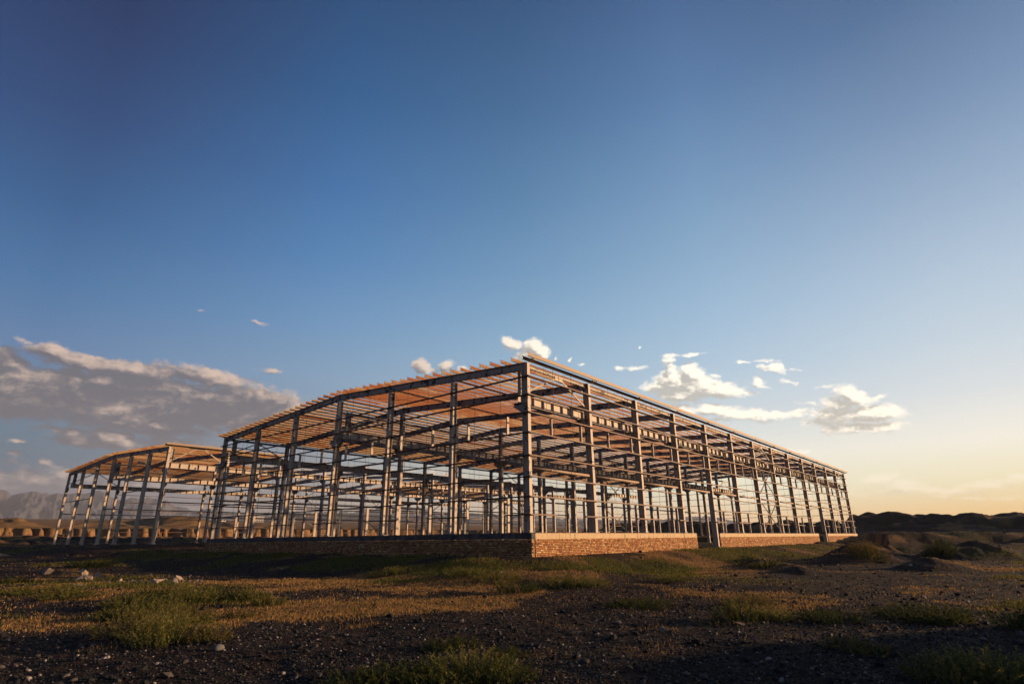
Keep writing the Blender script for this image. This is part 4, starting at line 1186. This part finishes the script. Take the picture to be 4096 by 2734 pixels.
BUSHES = [  # view x, view y, width, height, label, leaf colour, tip colour
 (520, 2430, 1.3, .42, 'broad yellow green bush at the left end of the big weed patch beyond the rubble', G1, T1),
 (640, 2400, 1.4, .50, 'dark green bush right behind the middle of the left weed patch', G2, T1),
 (760, 2410, 1.3, .50, 'tall green bush at the top of the left weed patch', G1, T1),
 (620, 2470, 1.3, .50, 'bushy olive weed in the middle of the left weed patch', G1, T1),
 (540, 2540, 1.2, .48, 'sprawling olive weed at the front left of the left weed patch', G3, T1),
 (660, 2570, 1.2, .50, 'tall feathery weed at the very front of the left weed patch', G1, T1),
 (730, 2500, 1.1, .45, 'round olive weed on the right flank of the left weed patch', G1, T3),
 (830, 2560, .7, .25, 'small rust tipped weed in front of the left weed patch', G3, T3),
 (480, 2480, 1.0, .32, 'low dark weed left of the big weed patch', G2, T1),
 (880, 2395, 1.2, .38, 'dark green clump where the left weed patch narrows', G2, T2),
 (985, 2400, 1.1, .38, 'green bush in the right hand tail of the left weed patch', G1, T1),
 (1075, 2420, .8, .34, 'yellow green tuft at the right tip of the left weed patch', G1, T1),
 (960, 2470, .6, .22, 'pale small weed on gravel below the tail of the left patch', G3, T3),
 (360, 2268, 2.2, .45, 'dark green bush on the shaded ground behind the rubble', G2, T2),
 (150, 2370, 2.2, .35, 'low yellow green thicket near the left edge of the yard', G1, T1),
 (40, 2330, 1.8, .30, 'low dark thicket touching the left edge of the yard', G2, T1),
 (270, 2390, 1.6, .30, 'low green thicket between the left edge and the weed patch', G1, T1),
 (1760, 2600, .50, .22, 'dark upright weed standing alone above the front green clump', G2, T2),
 (1850, 2590, .45, .22, 'second dark upright weed just right of the lone front weed', G2, T2),
 (1560, 2734, .9, .24, 'low olive weed at the bottom edge left of the front clump', G1, T2),
 (1740, 2720, .9, .30, 'olive clump at the bottom edge of the yard', G1, T2),
 (1890, 2700, 1.0, .36, 'large green clump at the bottom edge, the tallest there', G1, T1),
 (2010, 2720, .8, .30, 'dark green clump at the right end of the bottom edge group', G2, T2),
 (2040, 2620, .5, .16, 'small dark leafy weed above the bottom edge group', G2, T2),
 (1420, 2745, .8, .20, 'sparse pale weed at the bottom edge nearest the left', G3, T2),
 (2075, 2370, 1.3, .42, 'dark round bush in the middle of the dry grass before the brick corner', G2, T2),
 (2250, 2345, 1.6, .42, 'dark green tussock row in front of the brick corner', G2, T1),
 (2360, 2345, 1.4, .38, 'green tussock at the right end of the row before the brick corner', G1, T1),
 (1990, 2325, 1.6, .45, 'green bush below the shadow edge left of the brick corner', G1, T1),
 (1870, 2305, 1.5, .40, 'green bush further left along the shadow edge of the gable', G1, T1),
 (1550, 2300, 1.5, .40, 'yellow green bush at the shadow edge under the gable middle', G1, T1),
 (2560, 2425, 1.5, .26, 'low leafy green mat on gravel right of centre', G2, T2),
 (2680, 2325, 1.2, .30, 'small yellow green tussock on the slope below the lit brick wall', G1, T1),
 (2960, 2480, 1.0, .46, 'dense dark green bush right of centre beside a flat board', G2, T1),
 (3090, 2475, .8, .30, 'looser bush touching the right side of the dense dark green bush', G1, T1),
 (2990, 2420, 1.2, .30, 'brownish low growth behind the dense dark green bush', G3, T3),
 (3320, 2485, 1.1, .28, 'rounded dark bush alone on gravel in the right half', G2, T2),
 (3690, 2470, 1.5, .34, 'wide almost black bush further right on the gravel', G2, T2),
 (3800, 2490, .7, .22, 'bright green fringe weed at the right foot of the wide dark bush', G1, T2),
 (4080, 2510, .7, .40, 'dark bush cut by the right edge of the view', G2, T2),
 (3390, 2590, .6, .18, 'dry pale weed in the shaded gravel at lower right', G3, T3),
 (3480, 2610, .6, .18, 'second dry pale weed just right of the other in shaded gravel', G3, T3),
 (3780, 2720, .8, .34, 'grey green bush at the bottom right, left one of the corner bushes', G3, T2),
 (3920, 2710, .9, .38, 'tall green bush in the bottom right corner group', G1, T1),
 (4060, 2720, .9, .36, 'green bush filling the bottom right corner', G1, T1),
 (3475, 2232, 2.0, 1.15, 'large round rust tipped bush on the front slope of the gravel heap', G1, (0.24, 0.12, 0.04)),
 (3760, 2212, 1.8, .9, 'dark bush at the left foot of the larger gravel heap', G2, T2),
 (3055, 2270, 1.4, .35, 'small green tuft below the dark earth ridge on the right', G1, T1),
]
for (px, py, w_, h_, lab, c1, c2) in BUSHES:
    bush(px, min(py, 2730) if py < 2740 else 2738, w_, h_, lab, c1, c2, dens=1.5 if py > 2380 else 0.9)

# ------------------------------------------------------------------ rubble, stones, boards
def rough_block(name, px, py, size, rot, label, cat, col=(0.25, 0.19, 0.15), group=None, sink=0.25, jitter=0.07, lift=0.0):
    x0, y0, z0 = ground_pt(px, py)
    bm = bmesh.new()
    bmesh.ops.create_cube(bm, size=1.0)
    bmesh.ops.subdivide_edges(bm, edges=bm.edges, cuts=3, use_grid_fill=True)
    rr_ = random.Random(int(px * 7 + py))
    cut = [(Vector((rr_.uniform(-1, 1), rr_.uniform(-1, 1), rr_.uniform(-.6, 1))).normalized(), rr_.uniform(.40, .52)) for _ in range(4)]
    for v in bm.verts:
        for nrm, dd in cut:
            k = v.co.dot(nrm)
            if k > dd: v.co -= nrm * (k - dd)
        v.co += Vector((rr_.uniform(-1, 1), rr_.uniform(-1, 1), rr_.uniform(-1, 1))) * jitter * 0.35
        v.co.x *= size[0]; v.co.y *= size[1]; v.co.z *= size[2]
    me = bpy.data.meshes.new(name); bm.to_mesh(me); bm.free()
    ca = me.color_attributes.new('col', 'FLOAT_COLOR', 'POINT')
    ca.data.foreach_set('color', np.tile(np.array([*col, 1.0], np.float32), len(me.vertices)))
    me.materials.append(STONE)
    o = bpy.data.objects.new(name, me); C.objects.link(o)
    o.location = (x0, y0, z0 + size[2] * (0.5 - sink) + lift); o.rotation_euler = rot
    return tag(o, label, cat, group)
def pebble(px, py, s, label, col=(0.24, 0.21, 0.19)):
    s *= 0.6
    x0, y0, z0 = ground_pt(px, py)
    bm = bmesh.new(); bmesh.ops.create_icosphere(bm, subdivisions=2, radius=0.5)
    rr_ = random.Random(int(px + py)); o1 = rr_.uniform(0, 9)
    for v in bm.verts:
        n = math.sin(v.co.x * 5 + o1) * .06 + math.sin(v.co.y * 6 + o1 * 2) * .05 + math.sin(v.co.z * 7 + v.co.x * 4) * .05
        v.co *= 1 + n
        v.co = Vector((v.co.x * s, v.co.y * s * .75, v.co.z * s * .62))
    me = bpy.data.meshes.new('stone'); bm.to_mesh(me); bm.free()
    for f in me.polygons: f.use_smooth = True
    ca = me.color_attributes.new('col', 'FLOAT_COLOR', 'POINT')
    ca.data.foreach_set('color', np.tile(np.array([*col, 1.0], np.float32), len(me.vertices)))
    me.materials.append(STONE)
    o = bpy.data.objects.new('stone', me); C.objects.link(o)
    o.location = (x0, y0, z0 + s * 0.16); o.rotation_euler = (0, 0, rr_.uniform(0, 3))
    return tag(o, label, 'stone', 'larger stones lying in the yard')
GB = 'concrete blocks in the rubble strip'
rough_block('concrete_block', 333, 2312, (.40, .30, .26), (0.4, 0.5, 0.6), 'pale concrete block leaning on top of the rubble heap', 'block', group=GB, lift=0.16)
rough_block('concrete_block', 350, 2322, (.46, .34, .26), (0.1, 0.25, 1.1), 'wide concrete block at the front of the rubble heap', 'block', group=GB)
rough_block('concrete_block', 318, 2320, (.36, .3, .24), (0.6, -0.4, 0.2), 'tilted concrete block at the left side of the rubble heap', 'block', group=GB)
rough_block('concrete_block', 388, 2310, (.36, .24, .3), (0.3, 0.7, 0.4), 'pointed concrete block right of the rubble heap top', 'block', group=GB)
rough_block('concrete_block', 478, 2326, (.20, .16, .20), (0, 0.2, 0.5), 'small lone concrete block between the rubble heap and the larger blocks', 'block', group=GB)
rough_block('concrete_block', 630, 2332, (.42, .24, .24), (0.15, 0.1, 0.5), 'clean rectangular concrete block lying flat in the rubble strip', 'block', group=GB)
rough_block('concrete_block', 697, 2334, (.42, .3, .2), (0.3, -0.2, 0.9), 'wedge shaped concrete block at the right end of the rubble', 'block', group=GB)
rough_block('concrete_block', 712, 2322, (.5, .28, .2), (-0.2, 0.3, 0.2), 'broken slab propped behind the wedge shaped block', 'block', group=GB)
rough_block('concrete_block', 190, 2292, (.36, .34, .36), (0.2, 0.5, 0.3), 'dark rough boulder standing apart left of the rubble', 'block', (0.17, 0.13, 0.11), GB)
rough_block('concrete_block', 8, 2225, (.7, .4, .3), (0.1, 0.2, 0.3), 'broken concrete lump at the left edge in the shade', 'block', (0.26, 0.2, 0.17), GB)
rough_block('concrete_slab', 320, 2340, (.6, .4, .06), (0.05, 0.1, 0.3), 'thin pale slab lying flat before the rubble heap', 'slab', sink=0.1)
rough_block('wooden_board', 2960, 2494, (.30, .12, .02), (0.05, -0.1, 0.9), 'flat weathered board lying before the dense dark green bush', 'board', (0.16, 0.11, 0.08), sink=0.0, jitter=0.01)
n = 420
q_ = rng.random(n)
pxs = 290 + 520 * q_ ** 0.8; pys = 2318 + rng.normal(0, 9, n) + 8 * q_
pts = np.array([ground_pt(a, b)[:2] for a, b in zip(pxs, pys)])
v, f = rocks(pts[:, 0], pts[:, 1], np.clip(rng.lognormal(math.log(0.07), 0.5, n), 0.03, 0.2), 0.3)
cb_ = np.array([0.13, 0.10, 0.085]) * rng.uniform(0.5, 1.4, (n, 1))
tag(np_mesh('rubble', v, [f], STONE, np.repeat(cb_, 12, 0)), 'broken concrete rubble strewn in a strip across the left yard', 'rubble', kind='stuff')
for px, py, s_, lab in [(2003, 2290, .26, 'rounded white stone on the shaded grass just left of the brick corner'),
                        (3642, 2262, .30, 'pale round boulder lying before the small gravel heap at right'),
                        (3905, 2316, .20, 'pale stone near the right edge on the open gravel'),
                        (310, 2622, .085, 'white stone on dark gravel at lower left'),
                        (327, 2588, .07, 'smaller white stone just above the lower left white stone'),
                        (180, 2642, .09, 'flat pale stone left of the white stones at lower left'),
                        (42, 2702, .06, 'reddish pale pebble in the bottom left corner'),
                        (430, 2630, .12, 'flattish pale stone right of the white stones at lower left'),
                        (355, 2463, .11, 'pale stone half hidden at the left of the weed patch'),
                        (2250, 2580, .10, 'jagged white stone alone on dark gravel at centre'),
                        (1100, 2392, .14, 'pale stone by the right tip of the left weed patch'),
                        (870, 2600, .35, 'flat grey slab of stone in dark gravel below the weeds'),
                        (3235, 2562, .11, 'grey pebble cluster stone in the shaded right gravel'),
                        (3870, 2440, .09, 'small bright stone right of the wide dark bush'),
                        (3108, 2253, .22, 'white stone resting on the dark earth ridge'),
                        (2820, 2228, .22, 'white stone at the left foot of the dark earth ridge'),
                        (2735, 2252, .2, 'pale stone on the grassy slope left of the earth ridge'),
                        (3255, 2385, .2, 'flat pale stone on the gravel in the right middle ground')]:
    pebble(px, py, s_, lab, (0.09, 0.085, 0.08) if 'grey' in lab else (0.24, 0.21, 0.19))

# bare sapling and scrub
def twig(mb, p, d, L, r, depth, rr_):
    p = Vector(p); n = 3
    for k in range(n):
        q = p + d * (L / n)
        A, Bv = frame_axes(p, q, X if abs(d.z) > .9 else Z)
        r2 = r * (1 - 0.25 * (k + 1) / n)
        a = [p + A * r * math.cos(t) + Bv * r * math.sin(t) for t in (0, 2.09, 4.19)]
        b = [q + A * r2 * math.cos(t) + Bv * r2 * math.sin(t) for t in (0, 2.09, 4.19)]
        mb.add(a + b, [(0, 1, 4, 3), (1, 2, 5, 4), (2, 0, 3, 5), (2, 1, 0), (3, 4, 5)])
        p = q; r = r2
        d = (d + Vector((rr_.uniform(-.2, .2), rr_.uniform(-.2, .2), rr_.uniform(-.02, .15)))).normalized()
        if depth and k > 0:
            for _ in range(2):
                dd = (d + Vector((rr_.uniform(-.8, .8), rr_.uniform(-.8, .8), rr_.uniform(0, .5)))).normalized()
                twig(mb, p, dd, L * rr_.uniform(.35, .6), r * .6, depth - 1, rr_)
def bark():
    mt, nb, p = mat('bark')
    nb.t.links.new(nb.mix(nb.noise(pos(nb), 15, 4), (0.06, 0.04, 0.025), (0.13, 0.085, 0.05)), p.inputs['Base Color'])
    p.inputs['Roughness'].default_value = 0.9
    return mt
BARK = bark()
def sapling(px, py, h, label, name='bare_sapling', r=.012, D=None, cat='tree'):
    if D: 
        x0, y0 = at(px, D); z0 = float(gz(x0, y0))
    else: x0, y0, z0 = ground_pt(px, py)
    mb = MB(); rr_ = random.Random(int(px))
    twig(mb, (x0, y0, z0 - 0.05), Vector((0.02, 0.02, 1)), h * 0.72, r, 3, rr_)
    return tag(mb.build(name, BARK), label, cat)
sapling(2745, 2228, 1.35, 'thin leafless sapling standing before the lit brick wall')
sapling(4028, 2092, 1.7, 'thin bare tree on the crest of the far right heaps', r=.05, D=122)
sapling(3555, 2090, 0.8, 'tiny bare shrub on the far heaps just right of the halls', 'bare_shrub', r=.05, D=120, cat='shrub')
mb = MB()
p0, p1 = ground_pt(1655, 2293), ground_pt(1702, 2289)
mb.ext(prof_O(0.02, 6), (p0[0], p0[1], p0[2] + 0.03), (p1[0], p1[1], p1[2] + 0.05), Vector((0.5, -0.8, 0)).normalized(), Z)
tag(mb.build('dry_stick', BARK), 'pale dry stick lying on the shaded ground before the gable', 'stick')

# ------------------------------------------------------------------ far things on the plain
def flat_mat(name, col, rough=0.8):
    mt, nb, p = mat(name)
    nb.t.links.new(nb.mix(nb.noise(pos(nb), 0.8, 4), col, tuple(c * .75 for c in col)), p.inputs['Base Color'])
    p.inputs['Roughness'].default_value = rough
    return mt
WHITEWALL, DARKGL, LATT = flat_mat('white_render', (0.75, 0.7, 0.65)), flat_mat('dark_window', (0.05, 0.05, 0.06), .3), flat_mat('lattice_steel', (0.10, 0.09, 0.09))
def pylon(px, D, h, label, arms=3):
    x0, y0 = at(px, D); z0 = float(gz(x0, y0)) - 0.5
    root = empty('power_pylon', (x0, y0, z0)); tag(root, label, 'power pylon', 'power pylons on the far plain')
    a = azel(px, 2100)[0]; side = Vector((math.sin(a), -math.cos(a), 0)); fw = Vector((math.cos(a), math.sin(a), 0))
    mb = MB()
    def bar(p, q, w): 
        A, Bv = frame_axes(p, q, X if abs((q - p).normalized().z) > .95 else Z); mb.ext(prof_R(w, w), p, q, A, Bv)
    b, tp = h * 0.11, h * 0.018
    cs = [(1, 1), (1, -1), (-1, -1), (-1, 1)]
    lev = [0, .25, .45, .62, .76, .88, 1.0]
    P_ = [[side * (i * (b + (tp - b) * t)) + fw * (j * (b + (tp - b) * t)) + Z * h * t for i, j in cs] for t in lev]
    for k in range(len(lev) - 1):
        for c in range(4):
            bar(P_[k][c], P_[k + 1][c], .34); bar(P_[k][c], P_[k + 1][(c + 1) % 4], .2); bar(P_[k][(c + 1) % 4], P_[k + 1][c], .2)
    mb.build('tower', LATT, root)
    for k in range(arms):
        z = h * (.70 + .12 * k); L = h * (.17 - .02 * k)
        mb = MB(); bar(Vector((0, 0, z)) - side * L, Vector((0, 0, z)) + side * L, .3); bar(Vector((0, 0, z + h * .04)), Vector((0, 0, z)) + side * L, .2); bar(Vector((0, 0, z + h * .04)), Vector((0, 0, z)) - side * L, .2)
        mb.build('cross_arm', LATT, root)
for px, D, h, lab in ((262, 900, 12.5, 'tallest lattice pylon, seen between the second and third columns of the left hall'), (328, 1000, 10.0, 'lattice pylon seen just right of the tallest one through the left hall'),
                      (150, 950, 11.0, 'lattice pylon in the open left of the left hall'), (204, 1050, 10.5, 'lattice pylon close beside the leftmost column of the left hall'),
                      (775, 850, 12.0, 'lone lattice pylon between the two halls'), (722, 900, 7.0, 'short pylon left of the lone lattice pylon between the halls'), (1262, 1000, 7.5, 'short pylon seen through the gable of the large hall')):
    pylon(px, D, h, lab)
def pole(px, D, h, label):
    x0, y0 = at(px, D); z0 = float(gz(x0, y0)) - 0.3
    root = empty('utility_pole', (x0, y0, z0)); tag(root, label, 'utility pole')
    mb = MB(); mb.ext(prof_O(.16, 6), (0, 0, 0), (0, 0, h), X, Y); mb.build('post', LATT, root)
    mb = MB(); mb.ext(prof_R(.14, .14), (-1.1, 0.3, h - .8), (1.1, -0.3, h - .8), Vector((0.26, 0.96, 0)), Z); mb.build('cross_arm', LATT, root)
pole(174, 620, 6.5, 'thin pole on the plain left of the left hall')
pole(558, 500, 7.0, 'thin pole seen through the right bay of the left hall')
pole(1051, 600, 6.5, 'thin pole right of the white building on the plain')
def far_building(px, D, w, d, h, label, nwin, parapet=True):
    x0, y0 = at(px, D); z0 = float(gz(x0, y0)) - 0.5
    a = azel(px, 2100)[0]
    root = empty('white_building', (x0, y0, z0)); root.rotation_euler = (0, 0, a - math.pi / 2 + 0.15)
    tag(root, label, 'building')
    mb = MB(); mb.box((-w / 2, 0, 0), (w / 2, d, h)); mb.build('wall', WHITEWALL, root)
    mb = MB(); mb.box((-w / 2 - .3, -.3, h + 0.003), (w / 2 + .3, d + .3, h + .45)); mb.build('roof', LATT, root)
    for fl in range(2 if h > 5 else 1):
        for k in range(nwin):
            cx = -w / 2 + w * (k + .5) / nwin
            mb = MB(); mb.box((cx - w / nwin * .28, -0.06, 1.2 + 3.1 * fl), (cx + w / nwin * .28, 0.02, 2.7 + 3.1 * fl)); mb.build('window', DARKGL, root)
far_building(1022, 760, 13, 8, 6.6, 'two storey white building with a row of windows below the dark hill', 7)
far_building(1163, 760, 5, 6, 6.0, 'small square white building before the dark hill', 2)
far_building(1112, 800, 14, 8, 2.2, 'long low white shed between the two white buildings', 4)
far_building(880, 700, 6, 5, 2.2, 'tiny pale shed left of the white two storey building', 2)

# ------------------------------------------------------------------ birds
def bird(px, py, D, span, flap, label):
    d = ray(px, py).normalized(); c = CAM + d * D
    bm = bmesh.new()
    bmesh.ops.create_uvsphere(bm, u_segments=8, v_segments=6, radius=0.5)
    for v in bm.verts: v.co = Vector((v.co.x * .30, v.co.y * .10 * (1.2 - abs(v.co.x)), v.co.z * .10)) * span
    for sg in (-1, 1):
        pts_ = [(.07, 0.02, .01), (-.07, .02, .01), (-.10, sg * .25, flap * .22), (.05, sg * .25, flap * .24), (-.06, sg * .5, flap * .20)]
        vs = [bm.verts.new(Vector(p) * span) for p in pts_] + [bm.verts.new((Vector(p) - Vector((0, 0, .015))) * span) for p in pts_]
        for fc in ((0, 1, 2, 3), (3, 2, 4), (8, 7, 6, 5), (9, 7, 8), (0, 3, 8, 5), (3, 4, 9, 8), (4, 2, 7, 9), (2, 1, 6, 7)): bm.faces.new([vs[i] for i in fc])
    tv = [bm.verts.new(Vector(p) * span) for p in ((-.13, 0, 0), (-.26, .05, 0), (-.26, -.05, 0), (-.13, 0, .012))]
    for fc in ((0, 1, 2), (3, 2, 1), (0, 3, 1), (0, 2, 3)): bm.faces.new([tv[i] for i in fc])
    me = bpy.data.meshes.new('bird'); bm.to_mesh(me); bm.free(); me.materials.append(LATT)
    o = bpy.data.objects.new('bird', me); C.objects.link(o); o.location = c; o.rotation_euler = (0, 0, 0.9)
    tag(o, label, 'bird')
bird(2975, 1981, 120, 0.9, 1.0, 'dark bird flying low, seen through the right part of the large hall')
bird(3113, 1738, 120, 0.45, -0.6, 'tiny bird high in the sky above the right roof edge')

# ------------------------------------------------------------------ haze
HZ = MB(); HZ.box((-5600, -5600, -60), (5600, 5600, 400))
hm = bpy.data.materials.new('haze_air'); hm.use_nodes = True
ht = hm.node_tree; ht.nodes.clear()
pv = ht.nodes.new('ShaderNodeVolumePrincipled'); ho = ht.nodes.new('ShaderNodeOutputMaterial')
pv.inputs['Color'].default_value = (0.68, 0.74, 0.90, 1)
pv.inputs['Density'].default_value = 0.00012
pv.inputs['Anisotropy'].default_value = 0.15
ht.links.new(pv.outputs[0], ho.inputs['Volume'])
tag(HZ.build('haze', hm), 'thin evening haze lying over the plain', 'haze', kind='stuff')
